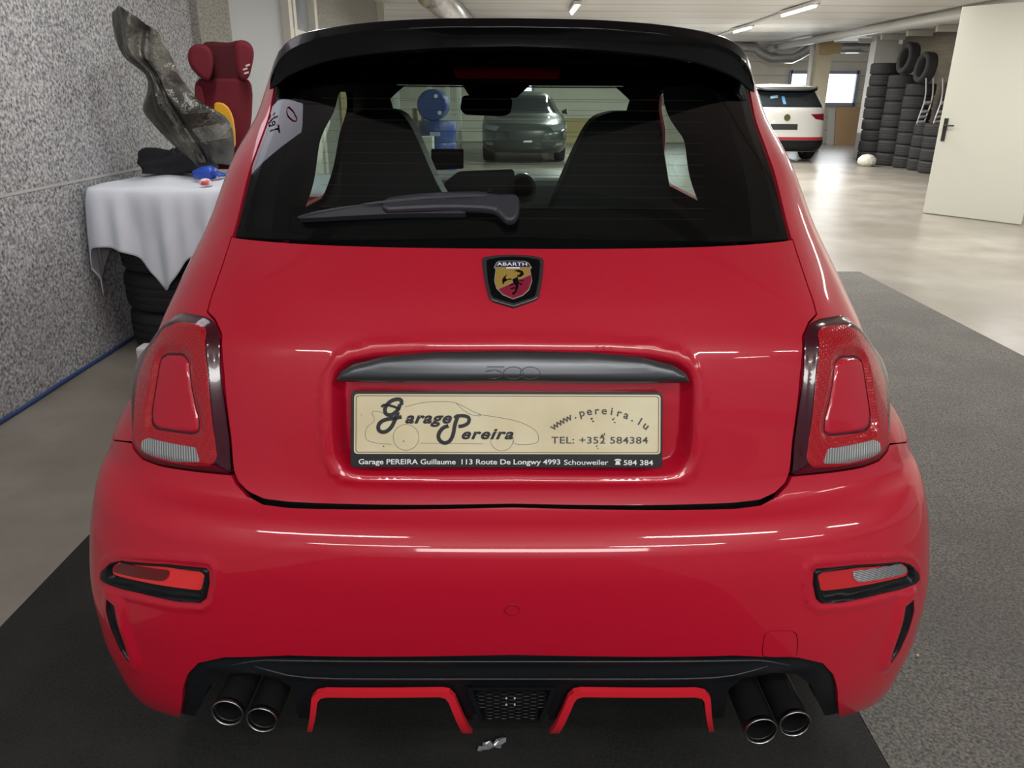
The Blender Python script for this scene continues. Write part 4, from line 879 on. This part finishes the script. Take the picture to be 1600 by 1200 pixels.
stack(*s5, 4, 1.08, 'low stack nearest the white door', G1, R=1.0)
pu = PY(1417, 92, 16.75); tyre(pu.x, pu.y, 7*.21*1.22+.30, 'black tyre standing upright on top of the stacks, nearer the window', G1, (math.radians(84), 0, math.radians(-92)), (.97, .97, 1))
pu = PY(1443, 112, 16.1); tyre(pu.x, pu.y, 7*.21*1.10+.285, 'black tyre standing upright on top of the stacks, nearer the white door', G1, (math.radians(84), 0, math.radians(-92)), (.92, .92, 1))
q = MB(); q.lathe([(0, 0), (.12, .0), (.19, .07), (.18, .15), (.11, .22), (0, .245)], 18, PZ(1353, 256, 0)); bag = q.build('white_bag', mat('bag_white', (.62, .60, .52), .7, bump=(9, .8, .05)), smooth=True); tag(bag, 'lumpy white bag lying on the floor before the tallest tyre stack', 'bag')
# two curved loading ramps standing on the low stacks
rm = mat('ramp_silver', (.55, .56, .60), .3, .7)
for i, (xs0, lab) in enumerate((((1446, 1457, 1433, 1444), 'silver curved loading ramp on the tyres, the left one'), ((1472, 1480, 1455, 1465), 'silver curved loading ramp on the tyres, next to the white door'))):
    xa, xb, xc, xd = xs0; Y = (15.72, 15.3)[i]
    t = thing('loading_ramp', lab, 'ramp', (PY(xc, 188, Y).x, Y, .91), group='loading ramps on the tyres')
    bb = tuple(t.location)
    for j in (0, 1):
        o_ = (0, 1)[j]*(11 if i == 0 else 11); q = MB(); q.tube(pxs(chaikin([(xa+o_, 118), (xa+o_, 140), (xa-3+o_, 158), (xa-10+o_, 176), (xa-14+o_, 189)], 2, False), Y), .014, 6); q.build('ramp_rail', rm, t, base=bb)
    for y, dx in ((157, -3), (171, -8), (179, -11), (187, -14)):
        q = MB(); q.tube(pxs([(xa+dx, y), (xa+dx+11, y-1)], Y), .03 if y > 160 else .035, 6); q.build('ramp_rung', rm, t, base=bb)
# ------------------------------------------------------------------ covered tyre stacks on the left
G2 = 'tyres under the white cloth'
sx, sy = -1.935, 4.42
for k in range(4): tyre(sx+random.uniform(-.01, .01), sy, .105*1.05+.2205*k, f'black tyre under the white cloth by the wall, {"top" if k == 3 else ORD[k]}', G2, (0, 0, k), (1, 1, 1.05))
for k in range(4): tyre(-1.30, sy+.03, .007+.105*1.05+.2205*k, f'black tyre of the covered stack beside the red car, {"top" if k == 3 else ORD[k]}', G2, (0, 0, k), (1, 1, 1.05))
# draped cloth: flat top, wavy skirt of uneven length
cx0, cx1, cy0, cy1, ct = -2.24, -.965, 4.07, 4.80, .905
cl_m = mat('cloth_white', (.64, .68, .76), .85, bump=(60, .15, .002)); 
def rect_pt(u):
    """perimeter of the top, u in 0..1 starting at back-left, going left side, front, right side"""
    L1, L2 = cy1-cy0, cx1-cx0; s_ = u*(2*L1+L2)
    if s_ < L1: return Vector((cx0, cy1-s_, 0)), Vector((-1, 0, 0)), 0
    s_ -= L1
    if s_ < L2: return Vector((cx0+s_, cy0, 0)), Vector((0, -1, 0)), 1
    return Vector((cx1, cy0+s_-L2, 0)), Vector((1, 0, 0)), 2
v, f = [], []; NU, NV = 240, 24; rows_in = [0, .5, .8, .95]
hem = [(0, .30), (.18, .36), (.245, .52), (.258, .57), (.268, .46), (.278, .31), (.30, .29), (.334, .31), (.36, .35), (.385, .44), (.408, .52), (.425, .47), (.47, .34), (.53, .42), (.56, .50), (.62, .40), (.75, .34), (1, .3)]
for j in range(NV+1):
    for i in range(NU+1):
        u = i/NU; p, nrm, side = rect_pt(u); h_ = float(pchip([a for a, b in hem], [b for a, b in hem], u)); t = j/NV
        # corner rounding of the outline
        for cxx, cyy in ((cx0, cy0), (cx1, cy0)):
            rr = .09; ix = cxx+rr if cxx == cx0 else cxx-rr; iy = cyy+rr
            if abs(p.x-cxx) < rr and abs(p.y-cyy) < rr:
                dlt = Vector((p.x-ix, p.y-iy, 0)); nrm = dlt.normalized(); p = Vector((ix, iy, 0))+nrm*rr
        fold = math.sin(u*78+.6*math.sin(u*23))*.5+.5*math.sin(u*41+2)
        out = .022+t*.03+(fold*.026+.012*math.sin(u*150+1))*min(1, t*1.8)
        if u < .27: out = min(out, .018)
        edge = .03
        q_ = p+nrm*(out-.02*math.exp(-t*h_/edge)); z = ct-h_*t+.0 if j else ct
        v.append((max(q_.x, XL+.006), q_.y, z-.012*math.exp(-(t*h_/.03))*0))
    if j: f += [((j-1)*(NU+1)+i, (j-1)*(NU+1)+i+1, j*(NU+1)+i+1, j*(NU+1)+i) for i in range(NU)]
n0 = len(v); NR = 8
for k in range(1, NR+1):
    t = k/NR
    for i in range(NU+1):
        p = Vector(v[i]); c_ = Vector((p.x, cy1, 0)) if rect_pt(i/NU)[2] == 1 else Vector((p.x, cy1, 0))
        q_ = Vector((p.x, p.y, ct)).lerp(Vector((p.x*(1-.3)+.3*(cx0+cx1)/2, cy1, ct)), t); v.append((q_.x, q_.y, ct+.012*math.sin(q_.x*17+q_.y*5)*math.sin(t*3)+.014*sstep(t, 0, .3)))
    a_ = 0 if k == 1 else n0+(k-2)*(NU+1); b_ = n0+(k-1)*(NU+1)
    f += [(a_+i, b_+i, b_+i+1, a_+i+1) for i in range(NU)]
q = MB(); q.add(v, f); cl = q.build('white_cloth', cl_m, smooth=True)
sm = cl.modifiers.new('s', 'SOLIDIFY'); sm.thickness = .004; sm.offset = 1
tag(cl, 'creased white cloth draped over black tyres by the speckled wall', 'cloth')
q = MB(); pf = PZ(222, 576, 0); pf = Vector((pf.x+.06, pf.y, 0)); q.box((pf.x, pf.y+.03, .055), (.14, .1, .11)); tag(q.build('white_box', mat('box_white', (.6, .6, .6), .6), bevel=.015), 'small white block on the floor beside the covered tyres', 'box')
# plastic wheel arch liner leaning on the wall
olive = mat('liner_plastic', (.022, .022, .018), .32, .3, coat=.2, coat_rough=.25, bump=(11, 1, .025), noise=(5, (.13, .13, .11), .42, .66))
def lpt(px, py):
    # lies on a plane leaning from the cloth to the wall
    t_ = (py-15)/245.; return PY(px, py, 4.40+.10*t_)
Lc = [[(172, 22), (196, 12), (238, 42), (250, 58)], [(174, 50), (198, 45), (235, 55), (256, 80)], [(184, 78), (205, 72), (232, 75), (270, 95)], [(200, 100), (215, 92), (235, 96), (280, 118)], [(220, 112), (235, 104), (250, 112), (292, 140)],
      [(235, 128), (248, 124), (262, 140), (302, 152)], [(230, 160), (252, 150), (275, 160), (318, 165)], [(222, 175), (255, 172), (290, 180), (345, 178)], [(240, 198), (268, 195), (305, 205), (362, 190)], [(262, 220), (288, 220), (320, 225), (368, 215)], [(285, 240), (302, 242), (328, 245), (366, 245)], [(305, 258), (314, 258), (335, 256), (362, 262)]]
v, f = [], []; NC = 16
for r_i, r_ in enumerate(Lc):
    for j in range(NC+1):
        t = j/NC*3; k = min(2, int(t)); tt = t-k; x = r_[k][0]*(1-tt)+r_[k+1][0]*tt; y = r_[k][1]*(1-tt)+r_[k+1][1]*tt
        dpt_ = -.07*math.sin(j/NC*math.pi)-(.045 if 6 <= j <= 8 else .02 if j in (11, 12) else 0)-(.035 if r_i in (3, 6, 7, 9) else 0)+.012*math.sin(r_i*2.3+j*1.1)
        v.append(lpt(x, y)+Vector((0, dpt_, 0)))
f = [(i*(NC+1)+j, i*(NC+1)+j+1, (i+1)*(NC+1)+j+1, (i+1)*(NC+1)+j) for i in range(len(Lc)-1) for j in range(NC)]
q = MB(); q.add(v, f); ln = q.build('wheel_arch_liner', olive, smooth=True, angle=30)
m_ = ln.modifiers.new('s', 'SOLIDIFY'); m_.thickness = .005; m_ = ln.modifiers.new('u', 'SUBSURF'); m_.levels = m_.render_levels = 1
tag(ln, 'long crumpled olive-black plastic wheel arch liner leaning on the speckled wall', 'car part')
# dark jacket, blue glove, little red-white item
def blob(name, c, sx_, sy_, sz_, m, label, cat, seed=0, amp=.25, sub=24):
    rnd = random.Random(seed); ph = [rnd.uniform(0, 6) for _ in range(6)]; v = []; n = sub
    for i in range(n+1):
        th = math.pi*i/n
        for j in range(2*n):
            p = math.pi*j/n; r = 1+amp*(math.sin(3*p+ph[0])*math.sin(th*2+ph[1])+.6*math.sin(5*p+ph[2]+3*th)+.4*math.sin(7*th+ph[3]+2*p))
            x, y, z = r*math.sin(th)*math.cos(p), r*math.sin(th)*math.sin(p), math.cos(th)*r
            v.append((c[0]+sx_*x, c[1]+sy_*y, max(c[2]+sz_*z, ct+.032)))
    f = [(i*2*n+j, (i+1)*2*n+j, (i+1)*2*n+(j+1) % (2*n), i*2*n+(j+1) % (2*n)) for i in range(n) for j in range(2*n)]
    q = MB(); q.add(v, f); return tag(q.build(name, m, smooth=True), label, cat)
c_ = PY(262, 258, 4.55); blob('dark_jacket', (c_.x-.0, 4.64, ct+.066), .20, .10, .085, mat('jacket_black', (.010, .011, .016), .8), 'crumpled black and navy jacket lying on the white cloth', 'jacket', 3)
c_ = PY(325, 262, 4.40); gl_ = thing('blue_glove', 'crumpled bright blue rubber glove on the white cloth at the liner\'s foot', 'glove', (c_.x, 4.36, ct+.026)); gm = mat('glove_blue', (.01, .06, .42), .35, coat=.3)
q = MB(); q.tube([(-.07, 0, .02), (-.02, .0, .03), (.03, 0, .035), (.05, 0, .03)], .03, 12, rs=[.024, .036, .038, .03]); q.build('glove_palm', gm, gl_, smooth=True)
for k in range(5):
    q = MB(); yy = -.03+.015*k; q.tube([(.04, yy, .03), (.075, yy*1.3, .034-.004*k), (.105-.008*abs(k-2), yy*1.5, .02)], .011, 8, rs=[.012, .011, .008]); q.build('glove_finger', gm, gl_, smooth=True)
c_ = PY(318, 287, 4.12); q = MB(); q.lathe([(0, 0), (.03, 0), (.034, .012), (.02, .03), (0, .034)], 14, (c_.x, 4.14, ct+.018)); tag(q.build('red_white_cap', mat('cap_red', (.55, .08, .10), .5, noise=(25, (.75, .72, .72), .45, .55)), smooth=True), 'small red and white cap on the front edge of the cloth', 'cap')
# ------------------------------------------------------------------ red child seat and yellow panel behind
CS = Vector((PY(343, 180, 5.0).x, 5.0, ct+.02)); cs = thing('child_seat', 'dark red child car seat with winged headrest behind the leaning liner', 'child seat', CS)
red_f = mat('fabric_red', (.13, .002, .012), .75, bump=(80, .2, .002)); red_d = mat('fabric_red_inner', (.07, .002, .008), .85)
def cprism(name, poly, m, Y0, Y1, bev=.03, lab=None):
    q = MB(); q.prism(poly, lambda x, y: PY(x, y, Y0), lambda x, y: PY(x, y, Y1)); return q.build(name, m, cs, smooth=True, bevel=bev, seg=4, base=CS, angle=50)
cprism('headrest', chaikin([(310, 72), (325, 67), (345, 69), (360, 69), (366, 66), (380, 66), (386, 74), (385, 125), (375, 130), (322, 130), (312, 124)], 1), red_d, 4.95, 5.05, .02)
cprism('headrest_wing', chaikin([(291, 88), (296, 75), (312, 70), (328, 78), (334, 100), (328, 128), (318, 130), (302, 116), (293, 103)], 2), red_f, 4.80, 5.02)
cprism('headrest_wing', chaikin([(364, 68), (376, 64), (390, 70), (396, 84), (393, 103), (387, 128), (372, 128), (366, 100)], 2), red_f, 4.80, 5.02)
cprism('backrest', chaikin([(302, 134), (312, 124), (384, 125), (394, 134), (392, 200), (380, 255), (330, 255), (314, 190), (304, 160)], 1), red_f, 4.92, 5.04)
cprism('backrest_wing', chaikin([(300, 142), (310, 134), (318, 150), (322, 200), (312, 190)], 1), red_f, 4.86, 5.0, .01)
q = MB(); q.box((CS.x, 5.02, ct+.08), (.34, .34, .10)); q.build('seat_base', red_d, cs, bevel=.03, base=CS)
q = MB()
for x0, y0 in ((378, 110), (382, 104), (380, 116)): q.prism([(x0, y0), (x0+7, y0-2), (x0+7, y0+1), (x0, y0+3)], lambda x, y: PY(x, y, 4.795), lambda x, y: PY(x, y, 4.80))
q.build('seat_label', mat('label_pale', (.6, .5, .5), .6), cs, base=CS)
q = MB(); q.prism(chaikin([(330, 164), (345, 162), (358, 172), (366, 195), (368, 240), (340, 250)], 1), lambda x, y: PY(x, y, 4.72), lambda x, y: PY(x, y, 4.76)); tag(q.build('yellow_panel', mat('yellow_plastic', (.70, .36, .02), .45), bevel=.01), 'curved yellow plastic panel between the liner and the child seat', 'car part')
# ------------------------------------------------------------------ blue drums beyond the windscreen
blue = mat('drum_blue', (.006, .035, .22), .35, coat=.3)
c0 = PY(683, 235, 13.0); q = MB(); R_ = .31
q.lathe([(0, 0), (R_*.94, 0), (R_, .03), (R_, .3), (R_*.97, .32), (R_, .34), (R_, .62), (R_*.97, .64), (R_, .66), (R_, .93), (R_*.94, .97), (0, .97)], 32, (c0.x, 13.0, 0)); d_ = q.build('blue_drum', blue, smooth=True, angle=30); tag(d_, 'upright blue plastic drum seen through the car windows', 'drum')
q = MB(); q.box((c0.x+.0, 12.685, .78), (.16, .01, .06)); q.build('drum_label', mat('drum_label', (.3, .35, .5), .5), d_, base=(0, 0, 0))
c1 = PY(677, 166, 13.0); q = MB(); R2 = .235; q.lathe([(0, -.30), (R2*.9, -.30), (R2, -.27), (R2, .27), (R2*.9, .30), (0, .30)], 30, (c1.x, 13.0, .97+R2), 'Y'); d2 = q.build('blue_barrel', blue, smooth=True, angle=30); tag(d2, 'smaller blue barrel lying on its side on top of the drum', 'drum')
for px, py in ((680, 151), (686, 177)):
    p = PY(px, py, 12.69); q = MB(); q.lathe([(0, 0), (.03, 0), (.03, .02), (0, .02)], 12, p, 'Y'); q.build('barrel_cap', mat('cap_white', (.6, .65, .7), .4), d2)
p = PY(665, 235, 12.4); q = MB(); q.box((p.x, 12.4, .38), (.24, .3, .76)); tag(q.build('pale_crate', mat('crate_pale', (.42, .45, .42), .6), bevel=.01), 'pale box on the floor in front of the blue drum', 'box')
p = PY(648, 200, 13.3); q = MB(); q.box((p.x, 13.4, .45), (.3, .3, .9)); q.tube([(p.x, 13.4, .9), (p.x, 13.4, 1.15)], .05, 10); q.tube([(p.x+.14, 13.35, .9), (p.x+.14, 13.35, 1.25)], .04, 10, rs=[.05, .02]); tag(q.build('fluid_stand', mat('stand_beige', (.30, .27, .18), .6), bevel=.005), 'beige stand with bottles left of the blue drum', 'stand')
# white posts at the back left, seen through the car
for i, (px, wd_) in enumerate(((621, .13), (672, .13), (700, .10), (717, .10))):
    x = PY(px, 200, 20.0).x; q = MB(); q.box((x, 20.0, CZ/2), (wd_, .12, CZ)); o = q.build('post', mat('post_white', (.72, .74, .70), .5)); o['kind'] = 'structure'
# ------------------------------------------------------------------ other cars
def simple_car(name, label, loc, rotz, t, body, zg0, zg1, detail):
    root = thing(name, label, 'car', loc, rotz); s_ = Skin(**t); yf = t['Yf'][1]; top = 1.0*t['W'][0][-1]
    A = np.linspace(-3*K, 3*K, 145); Z = np.array(sorted(set(list(np.linspace(t['W'][0][0], top, 34)))))
    def inside_arch(y, z): return any((y-c)**2+(z-.34)**2 < .37**2 for c in (.85, .85+2.68))
    gA, gZ = np.meshgrid(A, Z); Pp = s_.S(gA, gZ); nz, na = gA.shape; fb, fg = [], []
    for i in range(nz-1):
        for j in range(na-1):
            c = Pp[i:i+2, j:j+2].mean((0, 1)); aa = abs(A[j]+A[j+1])/2/K
            if 1 < aa < 2.0 and inside_arch(c[1], c[2]): continue
            pill = (.62 < aa < .98) or (1.42 < aa < 1.48) or (2.02 < aa < 2.2)
            (fg if zg0 < c[2] < zg1 and not pill else fb).append((i*na+j, i*na+j+1, (i+1)*na+j+1, (i+1)*na+j))
    V = Pp.reshape(-1, 3)
    rt = len(V); V = np.concatenate([V, [[0, (t['Yc'][1][-1]+t['Yf'][1][-1])/2, top+.04]]]); fb += [((nz-1)*na+j, (nz-1)*na+j+1, rt) for j in range(na-1)]
    q = MB(); q.add(V.tolist(), fb); q.build('body', body, root, smooth=True, angle=40)
    q = MB(); q.add(V.tolist(), fg); q.build('window_glass', mat('tinted_window', (.012, .016, .020), .06), root, smooth=True)
    for x in (-1, 1):
        for y in (.85, .85+2.68): make_wheel(root, x*(t['W'][1][2]-.12), y, .34, (0, 0, 0), x, .22)
    MBb = MB(); MBb.box((0, 2.2, .30), (1.5, 3.4, .16)); MBb.build('underbody', black_matte, root)
    def pp(nm, pts, m, D=.006, sk_=.01, lab=None):
        ol = orient([(math.copysign(s_.a_of_x(abs(x), z), x) if x else 0, z) for x, z in pts]); return panel(s_, nm, ol, m, root, D=D, step=.05, rings=(), skirt=sk_)
    detail(pp, root); return root
suvW = ([.22, .35, .5, .8, 1.0, 1.1, 1.45, 1.56, 1.60], [.80, .88, .90, .91, .89, .87, .72, .64, .55])
tS = dict(W=suvW, Yc=([.22, .3, .45, .62, .85, 1.08, 1.12, 1.5, 1.56, 1.60], [.12, .04, .0, .02, .05, .10, .12, .36, .30, .5]), L=([.2, .8, 1.2, 1.6], [.4, .45, .35, .3]), N=([.2, .8, 1.6], [3.4, 3.2, 3.0]),
          Yf=([.22, .5, .8, 1.0, 1.1, 1.6], [4.4, 4.5, 4.4, 3.9, 3.3, 2.6]), Lf=([.2, 1, 1.6], [.4, .4, .3]))
wp = mat('car_white', (.58, .58, .55), .35, coat=.6)
def suv_detail(pp, root):
    pp('tail_lamp', [(.50, 1.0), (.86, 1.02), (.87, .86), (.62, .90)], mat('suv_lamp', (.22, .005, .015), .2, coat=1)); pp('tail_lamp', [(-.50, 1.0), (-.86, 1.02), (-.87, .86), (-.62, .90)], mat('suv_lamp'))
    pp('number_plate', [(-.36, .80), (.22, .80), (.22, .68), (-.36, .68)], mat('plate_black', (.015, .015, .015), .5))
    pp('badge', [(-.02+.07*math.cos(k*math.pi/6), .93+.07*math.sin(k*math.pi/6)) for k in range(12)], mat('suv_badge', (.10, .11, .03), .3, .5), .012)
    pp('reflector_strip', [(-.86, .53), (.86, .53), (.86, .47), (-.86, .47)], mat('strip_red', (.35, .02, .03), .4))
    pp('lower_bumper', [(-.86, .465), (.86, .465), (.82, .24), (-.82, .24)], black_plastic, .015)
    pp('roof_spoiler', [(-.62, 1.55), (.62, 1.55), (.64, 1.49), (-.64, 1.49)], mat('suv_spoiler', (.05, .05, .05), .4), .08, .1)
    q = MB()
    pp('wiper', [(-.1, 1.2), (-.04, 1.2), (-.06, 1.36), (-.12, 1.36)], mat('sticker_blue', (.10, .25, .45), .5), .01); pp('window_sticker', [(-.36, 1.36), (-.2, 1.38), (-.2, 1.33), (-.36, 1.31)], mat('sticker_pale', (.2, .35, .45), .5), .01)
bS = PZ(1272, 243, 0); suv_x = PY(1293, 190, 17.6).x-.86
simple_car('white_suv', 'white SUV parked facing away at the far end of the hall', (suv_x, 17.6, 0), math.radians(0), tS, wp, 1.12, 1.47, suv_detail)
tD = dict(W=([.22, .35, .5, .75, .92, 1.0, 1.35, 1.42], [.80, .88, .90, .90, .87, .80, .60, .52]), Yc=([.22, .3, .5, .62, .75, .88, .95, 1.35, 1.42], [.12, .04, .0, .01, .10, .55, 1.0, 1.75, 1.95]), L=([.2, .8, .9, 1.0, 1.4], [.45, .5, .45, .35, .3]), N=([.2, .8, 1.4], [2.9, 2.7, 2.6]),
          Yf=([.22, .5, .9, .95, 1.42], [4.3, 4.4, 4.35, 4.2, 3.7]), Lf=([.2, 1, 1.6], [.5, .4, .3]))
dp = mat('car_dark', (.022, .026, .026), .25, coat=1)
def dark_detail(pp, root):
    for s_ in (1, -1):
        pp('headlamp', [(s_*.52, .74), (s_*.84, .79), (s_*.85, .69), (s_*.60, .66)], mat('dark_headlamp', (.25, .27, .28), .12, .6))
        pp('fog_lamp', [(s_*.66, .42), (s_*.80, .44), (s_*.80, .38), (s_*.66, .37)], mat('dark_foglamp', (.25, .24, .2), .2, .3))
        q = MB(); q.tube([(s_*.86, 1.65, 1.0), (s_*.98, 1.62, 1.02)], .06, 10, rs=[.03, .07]); q.build('door_mirror', dp, root)
    pp('radiator_grille', [(-.42, .66), (.42, .66), (.36, .46), (-.36, .46)], mat('grille_dark', (.012, .012, .014), .3)); pp('number_plate', [(-.02, .47), (.16, .48), (.16, .44), (-.02, .43)], mat('plate_pale', (.6, .62, .6), .4), .014)
    pp('bonnet_edge', [(-.6, .80), (.6, .80), (.62, .785), (-.62, .785)], mat('grille_dark'), .004)
simple_car('dark_hatchback', 'dark car facing the camera, seen through the red car\'s windows', (PY(818, 240, 17.6).x, 16.7, 0), 0, tD, dp, .98, 1.33, dark_detail)
# yellowish pallet goods at the far wall beside the dark car
p = PY(905, 205, 24.0); q = MB(); q.box((p.x, 24.0, .45), (1.6, .6, .5)); q.box((p.x, 24.0, .1), (1.6, .7, .2)); tag(q.build('boxed_pallet', mat('pallet_yellow', (.36, .28, .12), .7), bevel=.02), 'yellowish boxes on a pallet by the far wall right of the dark car', 'pallet')

# ------------------------------------------------------------------ sign placed for its mirror image in the rear window, glow added for brightness
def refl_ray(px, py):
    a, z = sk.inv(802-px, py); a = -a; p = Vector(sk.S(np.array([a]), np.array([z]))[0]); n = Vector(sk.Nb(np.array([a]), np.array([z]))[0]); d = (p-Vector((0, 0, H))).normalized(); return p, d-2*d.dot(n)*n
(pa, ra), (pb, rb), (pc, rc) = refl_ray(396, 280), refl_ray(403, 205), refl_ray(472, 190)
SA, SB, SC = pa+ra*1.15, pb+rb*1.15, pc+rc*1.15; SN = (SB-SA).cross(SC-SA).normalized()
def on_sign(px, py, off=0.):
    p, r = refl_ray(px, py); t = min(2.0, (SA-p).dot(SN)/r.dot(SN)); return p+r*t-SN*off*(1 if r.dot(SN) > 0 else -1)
q = MB(); out_s = [(394, 276), (400, 232), (408, 203), (440, 160), (474, 165), (472, 210)]  # outline traced back through the rear glass so the mirror image fits
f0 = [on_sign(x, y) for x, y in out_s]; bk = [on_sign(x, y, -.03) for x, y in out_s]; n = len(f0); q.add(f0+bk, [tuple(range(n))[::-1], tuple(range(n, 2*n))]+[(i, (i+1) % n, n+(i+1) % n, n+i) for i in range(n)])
sgn = q.build('reflection_sign', mat('sign_white_added_glow', (.85, .83, .9), .5, emit=2.4)); tag(sgn, 'white sign with red lettering and added glow, placed over the car for its window reflection', 'sign')
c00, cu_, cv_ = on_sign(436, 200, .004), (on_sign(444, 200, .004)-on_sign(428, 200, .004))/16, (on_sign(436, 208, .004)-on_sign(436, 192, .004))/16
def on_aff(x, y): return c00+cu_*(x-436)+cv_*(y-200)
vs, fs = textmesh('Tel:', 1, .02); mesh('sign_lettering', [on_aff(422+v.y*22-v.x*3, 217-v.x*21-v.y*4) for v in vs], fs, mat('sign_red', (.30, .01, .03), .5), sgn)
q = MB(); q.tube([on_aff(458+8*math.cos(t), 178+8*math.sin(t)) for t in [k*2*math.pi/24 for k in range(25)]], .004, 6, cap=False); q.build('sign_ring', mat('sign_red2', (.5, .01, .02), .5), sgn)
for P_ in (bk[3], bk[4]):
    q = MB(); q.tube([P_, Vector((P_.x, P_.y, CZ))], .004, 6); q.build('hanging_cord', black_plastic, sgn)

# litter on the carpet
c_ = PZ(768, 1170, .006); rnd = random.Random(5); v = []; f = []
for i in range(7):
    for j in range(5): v.append((c_.x-.026+i*.0088+rnd.uniform(-.003, .003)+.003*j, c_.y-.012+j*.006+rnd.uniform(-.002, .002)+.002*i, .0075+abs(rnd.gauss(0, .005))))
f = [(i*5+j, (i+1)*5+j, (i+1)*5+j+1, i*5+j+1) for i in range(6) for j in range(4)]
q = MB(); q.add(v, f); o = q.build('plastic_scrap', mat('scrap_film', (.20, .21, .23), .25, coat=.5)); m_ = o.modifiers.new('s', 'SOLIDIFY'); m_.thickness = .0012; tag(o, 'crumpled scrap of clear plastic film on the dark carpet behind the grille', 'litter')
for px, py, lb in ((1437, 1021, 'tiny yellowish crumb on the grey carpet beside the right bumper corner'), (1392, 560, 'tiny pale crumb on the grey carpet beside the right tail lamp')):
    c_ = PZ(px, py, .006); q = MB(); q.lathe([(0, 0), (.004, .001), (.003, .004), (0, .005)], 7, c_); tag(q.build('crumb', mat('crumb_yellow', (.6, .45, .22), .7)), lb, 'litter')
